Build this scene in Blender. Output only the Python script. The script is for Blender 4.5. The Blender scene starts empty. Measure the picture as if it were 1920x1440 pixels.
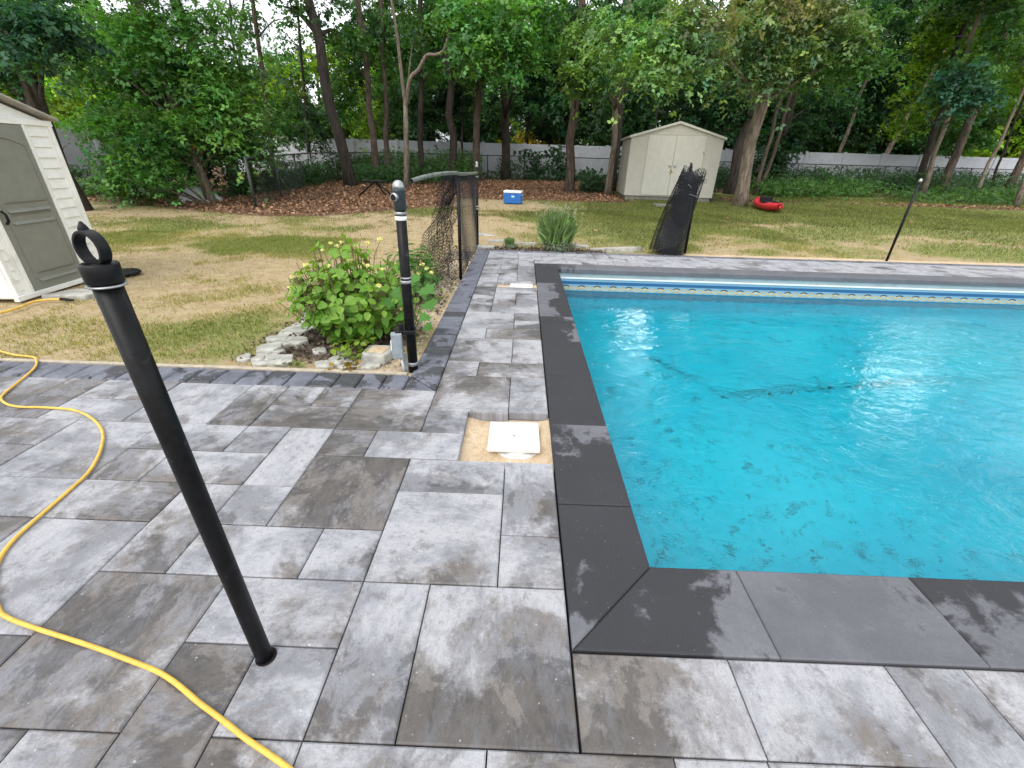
import bpy, math, random
import numpy as np
from mathutils import Vector, Matrix
random.seed(7)
R = np.random.default_rng(11)
C = bpy.context.scene.collection
SC = bpy.context.scene
rad = math.radians

# ------------------------------------------------------------------ camera
CAM_R = Vector((0.9993442314, 0.0257711120, 0.0254353488))
CAM_U = Vector((-0.0344348564, 0.4592083342, 0.8876609412))
CAM_F = Vector((-0.0111958854, 0.8879547036, -0.4597946243))
FPX, CAMZ = 812.463, 1.4
cam_d = bpy.data.cameras.new('camera')
cam = bpy.data.objects.new('camera', cam_d)
C.objects.link(cam)
cam_d.sensor_width = 36
cam_d.lens = FPX/1920*36
cam_d.clip_start, cam_d.clip_end = 0.05, 500
m = Matrix((CAM_R, CAM_U, -CAM_F)).transposed().to_4x4()
m.translation = (0, 0, CAMZ)
cam.matrix_world = m
SC.camera = cam

# ------------------------------------------------------------------ world, sun, exposure
SUN_EL, SUN_AZ = rad(52), rad(205)      # overcast noon, light from behind the viewer
W = bpy.data.worlds.new('World')
SC.world = W
W.use_nodes = True
wn = W.node_tree
bg = wn.nodes['Background']
sky = wn.nodes.new('ShaderNodeTexSky')
sky.sky_type = 'NISHITA'
sky.sun_disc = False
sky.sun_elevation = SUN_EL
sky.sun_rotation = SUN_AZ
sky.air_density, sky.dust_density, sky.ozone_density = 1.0, 6.0, 1.0
hs = wn.nodes.new('ShaderNodeHueSaturation')
hs.inputs['Saturation'].default_value = 0.36
wn.links.new(sky.outputs[0], hs.inputs['Color'])
tcw = wn.nodes.new('ShaderNodeTexCoord')
mpw = wn.nodes.new('ShaderNodeMapping')
mpw.inputs['Scale'].default_value = (1.0, 1.0, 2.4)
wn.links.new(tcw.outputs['Generated'], mpw.inputs['Vector'])
cl = wn.nodes.new('ShaderNodeTexNoise')
cl.inputs['Scale'].default_value, cl.inputs['Detail'].default_value, cl.inputs['Roughness'].default_value = 2.1, 6, .55
wn.links.new(mpw.outputs[0], cl.inputs['Vector'])
cr = wn.nodes.new('ShaderNodeMapRange')
cr.interpolation_type = 'SMOOTHSTEP'
cr.inputs[1].default_value, cr.inputs[2].default_value = .30, .62
wn.links.new(cl.outputs[0], cr.inputs[0])
cm_ = wn.nodes.new('ShaderNodeMix')
cm_.data_type = 'RGBA'
wn.links.new(cr.outputs[0], cm_.inputs[0])
wn.links.new(hs.outputs[0], cm_.inputs[6])
cm_.inputs[7].default_value = (9.6, 9.9, 10.4, 1)      # bright overcast cloud
# two bright sky spots added in front to make glints on the water
prev = cm_.outputs[2]
for az_, el_, wd_, br_ in ((17, 21, 6, 85), (43.5, 17, 4, 38)):
    br_d = Vector((math.sin(rad(az_))*math.cos(rad(el_)), math.cos(rad(az_))*math.cos(rad(el_)), math.sin(rad(el_))))
    dt = wn.nodes.new('ShaderNodeVectorMath'); dt.operation = 'DOT_PRODUCT'
    wn.links.new(tcw.outputs['Generated'], dt.inputs[0]); dt.inputs[1].default_value = br_d
    bm = wn.nodes.new('ShaderNodeMapRange'); bm.interpolation_type = 'SMOOTHSTEP'
    bm.inputs[1].default_value, bm.inputs[2].default_value = math.cos(rad(wd_)), math.cos(rad(wd_*.4))
    wn.links.new(dt.outputs['Value'], bm.inputs[0])
    cb = wn.nodes.new('ShaderNodeMix'); cb.data_type = 'RGBA'
    wn.links.new(bm.outputs[0], cb.inputs[0]); wn.links.new(prev, cb.inputs[6])
    cb.inputs[7].default_value = (br_, br_, br_*1.01, 1)
    prev = cb.outputs[2]
wn.links.new(prev, bg.inputs[0])
bg.inputs[1].default_value = 0.15
sl = bpy.data.lights.new('sun', 'SUN')
sl.energy, sl.angle, sl.color = 0.9, rad(40), (1.0, 0.96, 0.90)
sun = bpy.data.objects.new('sun', sl)
C.objects.link(sun)
sd = Vector((math.sin(SUN_AZ)*math.cos(SUN_EL), math.cos(SUN_AZ)*math.cos(SUN_EL), math.sin(SUN_EL)))
sun.rotation_euler = sd.to_track_quat('Z', 'Y').to_euler()
vs = SC.view_settings
vs.view_transform, vs.look, vs.exposure, vs.gamma = 'Standard', 'None', 0.5, 1.0
SC.cycles.use_denoising = True
SC.cycles.max_bounces = 10
SC.cycles.transparent_max_bounces = 12
SC.cycles.sample_clamp_indirect = 8
SC.cycles.caustics_refractive = True

# ------------------------------------------------------------------ measuring helpers
def ray(px, py):
    return CAM_F*FPX + CAM_R*(px-960) - CAM_U*(py-720)
def at(px, py, Y):
    d = ray(px, py)
    return Vector((0, 0, CAMZ)) + d*(Y/d.y)
def on(px, py, z=0.0):
    d = ray(px, py)
    return Vector((0, 0, CAMZ)) + d*((z-CAMZ)/d.z)
def gz(y):
    return max(0.0, 0.021*(y-8.0))
def ter(px, py):
    p = on(px, py)
    d = ray(px, py)
    a, b = 0.001, 0.3
    if d.z > -60: return at(px, py, 30)
    for _ in range(60):
        c = (a+b)/2
        q = Vector((0, 0, CAMZ)) + d*c
        if q.z > gz(q.y): a = c
        else: b = c
    return q

# ------------------------------------------------------------------ value noise for python-side masks
_H = R.random(65536)
def vnoise(x, y, seed=0):
    xi, yi = np.floor(x).astype(np.int64), np.floor(y).astype(np.int64)
    fx, fy = x-xi, y-yi
    fx, fy = fx*fx*(3-2*fx), fy*fy*(3-2*fy)
    h = lambda a, b: _H[((a*7349 + b*9151 + seed*3571) ^ (a*b*17)) & 65535]
    return (h(xi, yi)*(1-fx)+h(xi+1, yi)*fx)*(1-fy) + (h(xi, yi+1)*(1-fx)+h(xi+1, yi+1)*fx)*fy
def fbm(x, y, sc, oct=4, seed=0):
    s, a, t = 0, .5, 0
    for o in range(oct):
        s = s + a*vnoise(x*sc, y*sc, seed+o); t += a
        sc *= 2.03; a *= .5
    return s/t
def sstep(v, a, b):
    t = np.clip((v-a)/(b-a), 0, 1)
    return t*t*(3-2*t)

# ------------------------------------------------------------------ materials
def mat(name):
    M_ = bpy.data.materials.new(name)
    M_.use_nodes = True
    nt = M_.node_tree
    return M_, nt, nt.nodes['Principled BSDF']
def N(nt, typ, ins=None, **kw):
    n = nt.nodes.new(typ)
    for k, v in kw.items(): setattr(n, k, v)
    for k, v in (ins or {}).items():
        if hasattr(v, 'links'): nt.links.new(v, n.inputs[k])
        else: n.inputs[k].default_value = v
    return n
def MA(nt, op, a, b=0.5, clamp=False):
    return N(nt, 'ShaderNodeMath', {0: a, 1: b}, operation=op, use_clamp=clamp).outputs[0]
def MIX(nt, f, a, b, blend='MIX'):
    a = (*a, 1) if isinstance(a, tuple) and len(a) == 3 else a
    b = (*b, 1) if isinstance(b, tuple) and len(b) == 3 else b
    return N(nt, 'ShaderNodeMix', {0: f, 6: a, 7: b}, data_type='RGBA', blend_type=blend).outputs[2]
def SM(nt, v, lo, hi):
    return N(nt, 'ShaderNodeMapRange', {0: v, 1: lo, 2: hi}, interpolation_type='SMOOTHSTEP').outputs[0]
def NO(nt, vec, scale, detail=6, rough=.6, dist=0.0):
    return N(nt, 'ShaderNodeTexNoise', {'Vector': vec, 'Scale': scale, 'Detail': detail, 'Roughness': rough, 'Distortion': dist}).outputs[0]
def MAP(nt, vec, scale=(1, 1, 1), loc=(0, 0, 0)):
    return N(nt, 'ShaderNodeMapping', {'Vector': vec, 'Scale': scale, 'Location': loc}).outputs[0]
def BUMP(nt, b, h, s, d=0.01):
    n = N(nt, 'ShaderNodeBump', {'Height': h, 'Strength': s, 'Distance': d})
    nt.links.new(n.outputs[0], b.inputs['Normal'])
def POS(nt): return N(nt, 'ShaderNodeNewGeometry').outputs['Position']
def OBJ(nt): return N(nt, 'ShaderNodeTexCoord').outputs['Object']
def ATT(nt, name): return N(nt, 'ShaderNodeAttribute', attribute_name=name)
def setc(nt, b, s): nt.links.new(s, b.inputs['Base Color'])

def simple(name, col, rough=.5, metal=0.0, var=.25, scale=20, bump=0.0, dirt=None):
    M_, nt, b = mat(name)
    p = OBJ(nt)
    f = NO(nt, p, scale, 5, .65)
    lo = tuple(c*(1-var) for c in col); hi = tuple(min(1, c*(1+var)) for c in col)
    c = MIX(nt, SM(nt, f, .3, .7), lo, hi)
    if dirt:
        c = MIX(nt, SM(nt, NO(nt, p, scale*.35, 7, .7, .6), .55, .72), c, dirt)
    setc(nt, b, c)
    b.inputs['Roughness'].default_value = rough
    b.inputs['Metallic'].default_value = metal
    if max(col) < .03: b.inputs['Specular IOR Level'].default_value = .2
    if bump: BUMP(nt, b, NO(nt, p, scale*4, 6), bump, .004)
    return M_

def m_paver(name, kind):
    M_, nt, b = mat(name)
    uv = ATT(nt, 'tuv').outputs['Vector']
    tp = N(nt, 'ShaderNodeSeparateColor', {0: ATT(nt, 'tp').outputs['Color']}).outputs
    haze, warm, dark = tp[0], tp[1], tp[2]
    pos = POS(nt)
    st = MAP(nt, uv, (1.0, 1.9, 1.0))
    st2 = MAP(nt, uv, (1.6, 3.0, 1.0), (3.1, 7.7, 0))
    n1 = NO(nt, st, 3.6, 10, .76, .15)
    n2 = NO(nt, st2, 5.0, 10, .80, .2)
    n3 = NO(nt, uv, 2.6, 9, .70, .25)
    n4 = NO(nt, MAP(nt, uv, (1, 1, 1), (9.3, 2.2, 0)), 3.3, 8, .64, .4)
    BO = lambda v, k: MA(nt, 'ADD', MA(nt, 'MULTIPLY', MA(nt, 'SUBTRACT', v, .5), k), .5)
    if kind != 'coping': n1, n2, n3, n4 = BO(n1, 1.5), BO(n2, 1.35), BO(n3, 2.5), BO(n4, 2.0)
    gr_ = ATT(nt, 'drying').outputs['Fac']
    k3, k4 = {'tile': (.42, -.30), 'coping': (0, -.42), 'border': (0, -.15)}[kind]
    wn_ = NO(nt, pos, 1.9, 8, .66, .3)
    if kind == 'tile':
        n4 = MA(nt, 'ADD', MA(nt, 'MULTIPLY', n4, .55), MA(nt, 'MULTIPLY', wn_, .45))
        n3 = MA(nt, 'ADD', MA(nt, 'MULTIPLY', n3, .6), MA(nt, 'MULTIPLY', MA(nt, 'SUBTRACT', 1.0, wn_), .4))
    n3 = MA(nt, 'ADD', n3, MA(nt, 'MULTIPLY', gr_, k3)); n4 = MA(nt, 'ADD', n4, MA(nt, 'MULTIPLY', gr_, k4))
    fine = NO(nt, pos, 160, 3, .7)
    speck = NO(nt, pos, 70, 2, .5)
    fine2 = NO(nt, MAP(nt, uv, (1, 1.4, 1)), 42, 6, .78, .2)
    if kind == 'tile':
        cool, taupe, char, pale = (.199, .203, .221), (.156, .140, .126), (.050, .048, .051), (.425, .43, .455)
        t = SM(nt, MA(nt, 'ADD', n1, MA(nt, 'MULTIPLY', MA(nt, 'SUBTRACT', warm, .5), .32)), .38, .66)
        c = MIX(nt, t, cool, taupe)
        dk = SM(nt, MA(nt, 'ADD', n2, MA(nt, 'MULTIPLY', MA(nt, 'SUBTRACT', dark, .5), .42)), .50, .68)
        dk = MA(nt, 'MULTIPLY', dk, SM(nt, fine2, .25, .62))
        c = MIX(nt, MA(nt, 'MULTIPLY', dk, .85), c, char)
        hz = SM(nt, MA(nt, 'ADD', n3, MA(nt, 'MULTIPLY', MA(nt, 'SUBTRACT', haze, .5), .40)), .42, .64)
        hz2 = MA(nt, 'MULTIPLY', hz, SM(nt, fine2, .12, .55))
        hz2 = MA(nt, 'MULTIPLY', hz2, SM(nt, n1, .20, .62))
        c = MIX(nt, MA(nt, 'MULTIPLY', hz2, .86), c, pale)
        c = MIX(nt, MA(nt, 'MULTIPLY', SM(nt, fine2, .35, .75), .22), c, (.30, .30, .32))
        c = MIX(nt, MA(nt, 'MULTIPLY', SM(nt, NO(nt, uv, 13, 7, .80, .2), .52, .64), .42), c, (.075, .071, .070))
        c = MIX(nt, MA(nt, 'MULTIPLY', SM(nt, fine, .52, .68), .30), c, (.06, .058, .058))
        wet = SM(nt, MA(nt, 'ADD', n4, MA(nt, 'MULTIPLY', MA(nt, 'SUBTRACT', dark, .5), .36)), .565, .60)
        wet = MA(nt, 'MULTIPLY', wet, MA(nt, 'SUBTRACT', 1.0, MA(nt, 'MULTIPLY', hz, .75)))
        c = MIX(nt, MA(nt, 'MULTIPLY', wet, .47), c, (.032, .028, .025))
        sp = SM(nt, speck, .70, .76)
        b.inputs['Specular IOR Level'].default_value = .3
        c = MIX(nt, MA(nt, 'MULTIPLY', sp, .45), c, (.62, .62, .62))
        r = MA(nt, 'SUBTRACT', .82, MA(nt, 'MULTIPLY', wet, .38))
    elif kind == 'coping':
        c = MIX(nt, SM(nt, n3, .3, .7), (.110, .112, .125), (.150, .152, .168))
        c = MIX(nt, MA(nt, 'MULTIPLY', SM(nt, n1, .55, .8), .25), c, (.26, .265, .29))
        n4 = MA(nt, 'ADD', n4, MA(nt, 'MULTIPLY', MA(nt, 'SUBTRACT', fine2, .5), .10))
        wet = SM(nt, MA(nt, 'ADD', n4, MA(nt, 'SUBTRACT', dark, .5)), .48, .57)
        c = MIX(nt, MA(nt, 'MULTIPLY', wet, .88), c, (.028, .028, .031))
        rim = MA(nt, 'MULTIPLY', SM(nt, MA(nt, 'ADD', n4, MA(nt, 'SUBTRACT', dark, .5)), .45, .49), MA(nt, 'SUBTRACT', 1.0, wet))
        c = MIX(nt, MA(nt, 'MULTIPLY', rim, .15), c, (.23, .235, .26))
        c = MIX(nt, MA(nt, 'MULTIPLY', SM(nt, fine, .45, .7), .25), c, (.06, .06, .065))
        c = MIX(nt, MA(nt, 'MULTIPLY', SM(nt, speck, .72, .76), .25), c, (.4, .4, .42))
        r = MA(nt, 'SUBTRACT', .78, MA(nt, 'MULTIPLY', wet, .12))
        b.inputs['Specular IOR Level'].default_value = .16
    else:
        c = MIX(nt, SM(nt, n1, .3, .7), (.098, .104, .130), (.160, .167, .200))
        c = MIX(nt, MA(nt, 'MULTIPLY', SM(nt, fine2, .5, .75), .35), c, (.24, .25, .28))
        wet = SM(nt, MA(nt, 'ADD', n4, MA(nt, 'MULTIPLY', MA(nt, 'SUBTRACT', dark, .5), .5)), .54, .59)
        wet = MA(nt, 'MULTIPLY', wet, SM(nt, fine2, .3, .5))
        c = MIX(nt, MA(nt, 'MULTIPLY', wet, .85), c, (.028, .028, .030))
        r = MA(nt, 'SUBTRACT', .8, MA(nt, 'MULTIPLY', wet, .3))
    setc(nt, b, c)
    nt.links.new(r, b.inputs['Roughness'])
    h = MA(nt, 'ADD', MA(nt, 'MULTIPLY', fine, .5), MA(nt, 'MULTIPLY', fine2, 1.0 if kind != 'coping' else .15))
    BUMP(nt, b, h, .35 if kind != 'coping' else .2, .004)
    return M_

def m_leaf(name, trans=.3, rough=.45):
    M_, nt, b = mat(name)
    a = ATT(nt, 'Col').outputs['Color']
    setc(nt, b, a)
    b.inputs['Roughness'].default_value = rough
    b.inputs['Specular IOR Level'].default_value = .35
    tl = N(nt, 'ShaderNodeBsdfTranslucent', {0: MIX(nt, 1.0, a, (1.4, 1.5, .5), 'MULTIPLY')})
    mx = N(nt, 'ShaderNodeMixShader', {0: trans, 1: b.outputs[0], 2: tl.outputs[0]})
    nt.links.new(mx.outputs[0], nt.nodes['Material Output'].inputs[0])
    return M_

def m_bark(name, c1, c2):
    M_, nt, b = mat(name)
    p = OBJ(nt)
    f = NO(nt, MAP(nt, p, (6, 6, 1.1)), 2.2, 8, .7, .8)
    c = MIX(nt, SM(nt, f, .35, .68), c1, c2)
    c = MIX(nt, MA(nt, 'MULTIPLY', SM(nt, NO(nt, p, .9, 5), .55, .7), .35), c, (.07, .085, .04))
    setc(nt, b, c)
    b.inputs['Roughness'].default_value = .9
    BUMP(nt, b, f, .9, .05)
    return M_

def m_ground():
    M_, nt, b = mat('lawn_soil')
    p = POS(nt)
    mk = ATT(nt, 'mask')
    s = N(nt, 'ShaderNodeSeparateColor', {0: mk.outputs['Color']}).outputs
    grass, sand, litter, mulch = s[0], s[1], s[2], mk.outputs['Alpha']
    big = NO(nt, p, .8, 7, .65, .6)
    mid = NO(nt, MAP(nt, p, (1, 1.6, 1)), 4.5, 8, .7, .5)
    fine = NO(nt, p, 34, 6, .75)
    dry = MIX(nt, SM(nt, mid, .35, .65), (.33, .245, .13), (.44, .345, .205))
    dry = MIX(nt, MA(nt, 'MULTIPLY', SM(nt, fine, .45, .75), .5), dry, (.17, .115, .06))
    dry = MIX(nt, MA(nt, 'MULTIPLY', SM(nt, big, .50, .64), .5), dry, (.33, .235, .135))
    gr = MIX(nt, SM(nt, fine, .3, .7), (.12, .16, .03), (.25, .255, .075))
    g = SM(nt, MA(nt, 'ADD', grass, MA(nt, 'MULTIPLY', MA(nt, 'SUBTRACT', mid, .5), 1.3)), .36, .72)
    c = MIX(nt, MA(nt, 'MULTIPLY', g, .85), dry, gr)
    lf = MIX(nt, SM(nt, fine, .3, .7), (.060, .032, .018), (.20, .105, .06))
    e = MA(nt, 'MULTIPLY', MA(nt, 'SUBTRACT', mid, .5), .9)
    c = MIX(nt, SM(nt, MA(nt, 'ADD', litter, e), .35, .65), c, lf)
    mu = MIX(nt, SM(nt, fine, .3, .7), (.045, .032, .024), (.15, .11, .08))
    c = MIX(nt, SM(nt, MA(nt, 'ADD', mulch, e), .35, .65), c, mu)
    sa = MIX(nt, SM(nt, mid, .3, .7), (.50, .37, .22), (.58, .46, .31))
    sa = MIX(nt, MA(nt, 'MULTIPLY', SM(nt, fine, .55, .72), .5), sa, (.25, .19, .12))
    c = MIX(nt, SM(nt, MA(nt, 'ADD', sand, e), .35, .6), c, sa)
    setc(nt, b, c)
    b.inputs['Roughness'].default_value = .95
    BUMP(nt, b, MA(nt, 'ADD', fine, MA(nt, 'MULTIPLY', mid, 2.0)), .6, .02)
    return M_

def m_sand():
    M_, nt, b = mat('sand')
    p = POS(nt)
    f = NO(nt, p, 9, 8, .7, .4); g = NO(nt, p, 90, 4, .8)
    c = MIX(nt, SM(nt, f, .3, .7), (.52, .39, .25), (.66, .54, .38))
    c = MIX(nt, MA(nt, 'MULTIPLY', SM(nt, g, .52, .64), .5), c, (.3, .19, .09))
    c = MIX(nt, MA(nt, 'MULTIPLY', SM(nt, NO(nt, p, 26, 5, .75, .6), .54, .64), .6), c, (.36, .23, .11))
    setc(nt, b, c); b.inputs['Roughness'].default_value = .95
    BUMP(nt, b, MA(nt, 'ADD', f, MA(nt, 'MULTIPLY', g, .3)), .8, .02)
    return M_

def m_liner():
    M_, nt, b = mat('vinyl_liner')
    p = POS(nt)
    xyz = N(nt, 'ShaderNodeSeparateXYZ', {0: p}).outputs
    x, y, z = xyz
    n = NO(nt, MAP(nt, p, (1.0, 1.7, 1.0)), 8.5, 3, .6, 1.6)
    n2 = NO(nt, MAP(nt, p, (1, 1.8, 1), (5, 2, 0)), 4.0, 3, .6, 1.6)
    bl = NO(nt, p, .9, 3)
    c = MIX(nt, SM(nt, bl, .3, .7), (.0006, .47, .62), (.0008, .53, .66))
    c = MIX(nt, MA(nt, 'MULTIPLY', SM(nt, n, .60, .64), .85), c, (.002, .12, .155))
    c = MIX(nt, MA(nt, 'MULTIPLY', SM(nt, n2, .62, .67), .7), c, (.002, .14, .17))
    c = MIX(nt, MA(nt, 'MULTIPLY', SM(nt, n, .40, .30), .5), c, (.03, .56, .66))
    # printed border above the water line
    ph = MA(nt, 'MULTIPLY', MA(nt, 'ADD', x, y), 2*math.pi/.235)
    w1 = MA(nt, 'MULTIPLY', MA(nt, 'SINE', ph), .021)
    w2 = MA(nt, 'MULTIPLY', MA(nt, 'SINE', MA(nt, 'ADD', ph, math.pi)), .021)
    def band(lo, hi):
        return MA(nt, 'MULTIPLY', MA(nt, 'GREATER_THAN', z, lo), MA(nt, 'LESS_THAN', z, hi))
    def line(cz, w, off):
        d = MA(nt, 'ABSOLUTE', MA(nt, 'SUBTRACT', MA(nt, 'SUBTRACT', z, cz), off))
        return MA(nt, 'LESS_THAN', d, w)
    c = MIX(nt, band(-.36, -.1), c, (.17, .34, .46))
    c = MIX(nt, band(-.66, -.318), c, (.004, .17, .29))  # shade of the upright wall under water, painted into the liner colour
    c = MIX(nt, band(-.222, -.178), c, (.02, .10, .23))
    c = MIX(nt, MA(nt, 'MULTIPLY', line(-.272, .016, 0.0), SM(nt, n, .3, .6)), c, (.22, .50, .70))
    c = MIX(nt, line(-.280, .010, w2), c, (.46, .35, .15))
    c = MIX(nt, MA(nt, 'MULTIPLY', line(-.266, .012, w1), MA(nt, 'GREATER_THAN', w1, .004)), c, (.075, .07, .09))
    c = MIX(nt, line(-.282, .008, w1), c, (.55, .43, .18))
    setc(nt, b, c); b.inputs['Roughness'].default_value = .45
    return M_

def m_water():
    M_, nt, b = mat('pool_water')
    nt.nodes.remove(b)
    p = POS(nt)
    v = MAP(nt, p, (1.0, 1.35, 1.0))
    n1 = NO(nt, v, 5.5, 4, .55, .8)
    n2 = NO(nt, v, 24, 4, .6, .6)
    n0 = NO(nt, p, .7, 2)
    amp = SM(nt, n0, .3, .75)
    h = MA(nt, 'ADD', MA(nt, 'MULTIPLY', n1, MA(nt, 'ADD', .55, amp)), MA(nt, 'MULTIPLY', n2, MA(nt, 'MULTIPLY', MA(nt, 'ADD', .25, amp), .11)))
    bp = N(nt, 'ShaderNodeBump', {'Height': h, 'Strength': .62, 'Distance': .021})
    gl = N(nt, 'ShaderNodeBsdfGlass', {'Color': (.90, .99, 1.0, 1), 'Roughness': .0, 'IOR': 1.31, 'Normal': bp.outputs[0]})
    nt.links.new(gl.outputs[0], nt.nodes['Material Output'].inputs[0])
    return M_

M = dict(
    tile=m_paver('patio_paver', 'tile'), coping=m_paver('coping_stone', 'coping'), border=m_paver('border_paver', 'border'),
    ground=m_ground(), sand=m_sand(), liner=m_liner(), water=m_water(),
    leaf=m_leaf('leaf', .40), grass=m_leaf('grass_blade', .25, .7), litter=m_leaf('dead_leaf', .1, .8), flower=m_leaf('petal', .3, .6),
    bark_dark=m_bark('bark_dark', (.018, .014, .011), (.075, .058, .046)), bark_brown=m_bark('bark_brown', (.05, .037, .028), (.17, .125, .095)),
    bark_light=m_bark('bark_light', (.10, .08, .06), (.32, .26, .205)),
    black=simple('black_painted_metal', (.008, .008, .009), .36, 0, .35, 14, 0, None),
    scuff=simple('scuffed_black_paint', (.005, .0053, .006), .42, 0, .5, 30, .05, (.05, .053, .056)),
    blackrub=simple('black_plastic', (.009, .009, .010), .42, 0, .3, 20),
    wire=simple('black_vinyl_wire', (.016, .017, .022), .45, 0, .3, 30),
    greywire=simple('dull_fence_wire', (.06, .065, .06), .5, .3, .3, 30),
    galv=simple('galvanised_steel', (.34, .36, .36), .42, .7, .3, 25, .05, (.16, .17, .14)),
    mossy=simple('weathered_pipe', (.17, .19, .165), .5, .4, .4, 18, .05, (.34, .36, .33)),
    steelbox=simple('grey_electric_box', (.27, .31, .34), .5, .2, .15, 30),
    whiteplas=simple('white_plastic', (.80, .79, .74), .45, 0, .04, 12),
    lidwhite=simple('white_lid_plastic', (.83, .80, .73), .35, 0, .04, 9),
    collar=simple('white_collar', (.66, .66, .66), .5, 0, .15, 16, 0, (.45, .36, .24)),
    shedwhite=simple('shed_white', (.82, .82, .77), .55, 0, .07, 6, .05, (.60, .61, .53)),
    shedolive=simple('shed_olive', (.215, .220, .185), .55, 0, .06, 9, .05),
    shedroof=simple('shed_roof', (.34, .32, .28), .7, 0, .15, 12),
    beige=simple('beige_steel', (.46, .445, .385), .5, 0, .05, 5, 0, (.40, .385, .325)),
    beigetrim=simple('beige_trim', (.53, .52, .455), .5, 0, .05, 6),
    fence=simple('white_vinyl', (.50, .52, .56), .5, 0, .07, 3, 0, (.38, .41, .42)),
    blue=simple('blue_plastic', (.012, .12, .40), .4, 0, .1, 8),
    bluelight=simple('pale_blue_badge', (.35, .60, .80), .5, 0, .1, 8),
    red=simple('red_kayak_plastic', (.55, .018, .03), .42, 0, .12, 6, 0, (.42, .03, .035)),
    hose=simple('yellow_hose_rubber', (.70, .43, .07), .55, 0, .16, 16, .1, (.50, .32, .09)),
    stone=simple('grey_fieldstone', (.35, .345, .31), .85, 0, .3, 9, .6, (.22, .215, .195)),
    concrete=simple('edging_concrete', (.40, .35, .27), .9, 0, .2, 12, .4),
    block=simple('foundation_block', (.22, .21, .18), .9, 0, .25, 10, .4),
    tarp=simple('white_sheet', (.72, .74, .76), .6, 0, .08, 4),
    bead=simple('white_track', (.80, .80, .80), .4, 0, .04, 8),
    track=simple('grey_track', (.33, .40, .42), .5, 0, .12, 5),
    seam=simple('dark_liner_seam', (.003, .06, .08), .6, 0, .3, 12),
    wood=simple('weathered_wood', (.42, .40, .36), .8, 0, .2, 8),
    orange=simple('orange_tag', (.6, .13, .03), .7, 0, .15, 20),
    stem=simple('green_stem', (.12, .14, .04), .7, 0, .3, 20),
    stembrown=simple('brown_stem', (.13, .08, .045), .8, 0, .3, 20),
)

# ------------------------------------------------------------------ mesh helpers
class MB:
    def __init__(s): s.v, s.f, s.mi = [], [], []
    def add(s, vs_, fs_):
        o = len(s.v)
        s.v += [tuple(p) for p in vs_]
        s.f += [tuple(i+o for i in f) for f in fs_]
        return s
    def box(s, c, size, rz=0.0, rot=None):
        hx, hy, hz = size[0]/2, size[1]/2, size[2]/2
        m_ = rot if rot is not None else Matrix.Rotation(rz, 3, 'Z')
        P_ = [Vector(c) + m_ @ Vector((x*hx, y*hy, z*hz)) for z in (-1, 1) for x, y in ((-1, -1), (1, -1), (1, 1), (-1, 1))]
        return s.add(P_, [(3, 2, 1, 0), (4, 5, 6, 7), (0, 1, 5, 4), (1, 2, 6, 5), (2, 3, 7, 6), (3, 0, 4, 7)])
    def tube(s, path, radii, n=8, caps=True, wob=0.0):
        path = [Vector(p) for p in path]
        if not hasattr(radii, '__len__'): radii = [radii]*len(path)
        o = len(s.v); k = len(path)
        ref = None
        for i, p in enumerate(path):
            t = (path[min(i+1, k-1)] - path[max(i-1, 0)])
            t = t.normalized() if t.length > 1e-9 else Vector((0, 0, 1))
            if ref is None: ref = Vector((1, 0, 0)) if abs(t.x) < .8 else Vector((0, 1, 0))
            a = (ref - t*ref.dot(t)).normalized(); b_ = t.cross(a); ref = a
            for j in range(n):
                q = 2*math.pi*j/n
                r_ = radii[i]*(1+wob*random.uniform(-1, 1))
                s.v.append(tuple(p + a*(math.cos(q)*r_) + b_*(math.sin(q)*r_)))
        for i in range(k-1):
            for j in range(n):
                j2 = (j+1) % n
                s.f.append((o+i*n+j, o+i*n+j2, o+(i+1)*n+j2, o+(i+1)*n+j))
        if caps:
            s.f.append(tuple(o+j for j in reversed(range(n))))
            s.f.append(tuple(o+(k-1)*n+j for j in range(n)))
        return s
    def cyl(s, c, r_, h, n=24, axis=(0, 0, 1)):
        c = Vector(c); a = Vector(axis).normalized()
        return s.tube([c, c+a*h], r_, n)
    def lathe(s, c, prof, n=24):
        o = len(s.v)
        for r_, z in prof:
            for j in range(n):
                q = 2*math.pi*j/n
                s.v.append((c[0]+r_*math.cos(q), c[1]+r_*math.sin(q), c[2]+z))
        for i in range(len(prof)-1):
            for j in range(n):
                j2 = (j+1) % n
                s.f.append((o+i*n+j, o+i*n+j2, o+(i+1)*n+j2, o+(i+1)*n+j))
        s.f.append(tuple(o+j for j in reversed(range(n))))
        s.f.append(tuple(o+(len(prof)-1)*n+j for j in range(n)))
        return s
    def prism(s, poly, z0, z1):
        n = len(poly)
        vs_ = [(p[0], p[1], z0) for p in poly] + [(p[0], p[1], z1) for p in poly]
        return s.add(vs_, [tuple(reversed(range(n))), tuple(range(n, 2*n))] + [(i, (i+1) % n, n+(i+1) % n, n+i) for i in range(n)])
    def build(s, name, material, parent=None, smooth=False, bevel=0.0, base=None, segs=2):
        me = bpy.data.meshes.new(name)
        o = bpy.data.objects.new(name, me); C.objects.link(o)
        off = Vector((0, 0, 0))
        if parent is not None:
            o.parent = parent; off = WLOC[parent.name]; WLOC[o.name] = off
        else:
            if base is not None: off = Vector(base); o.location = off
            WLOC[o.name] = off
        me.from_pydata([(x-off.x, y-off.y, z-off.z) for x, y, z in s.v], [], s.f)
        me.materials.append(material)
        if smooth: me.polygons.foreach_set('use_smooth', [True]*len(me.polygons))
        if bevel:
            md = o.modifiers.new('bevel', 'BEVEL'); md.width = bevel; md.segments = segs; md.limit_method = 'ANGLE'; md.angle_limit = rad(40)
        return o
WLOC = {}
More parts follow.
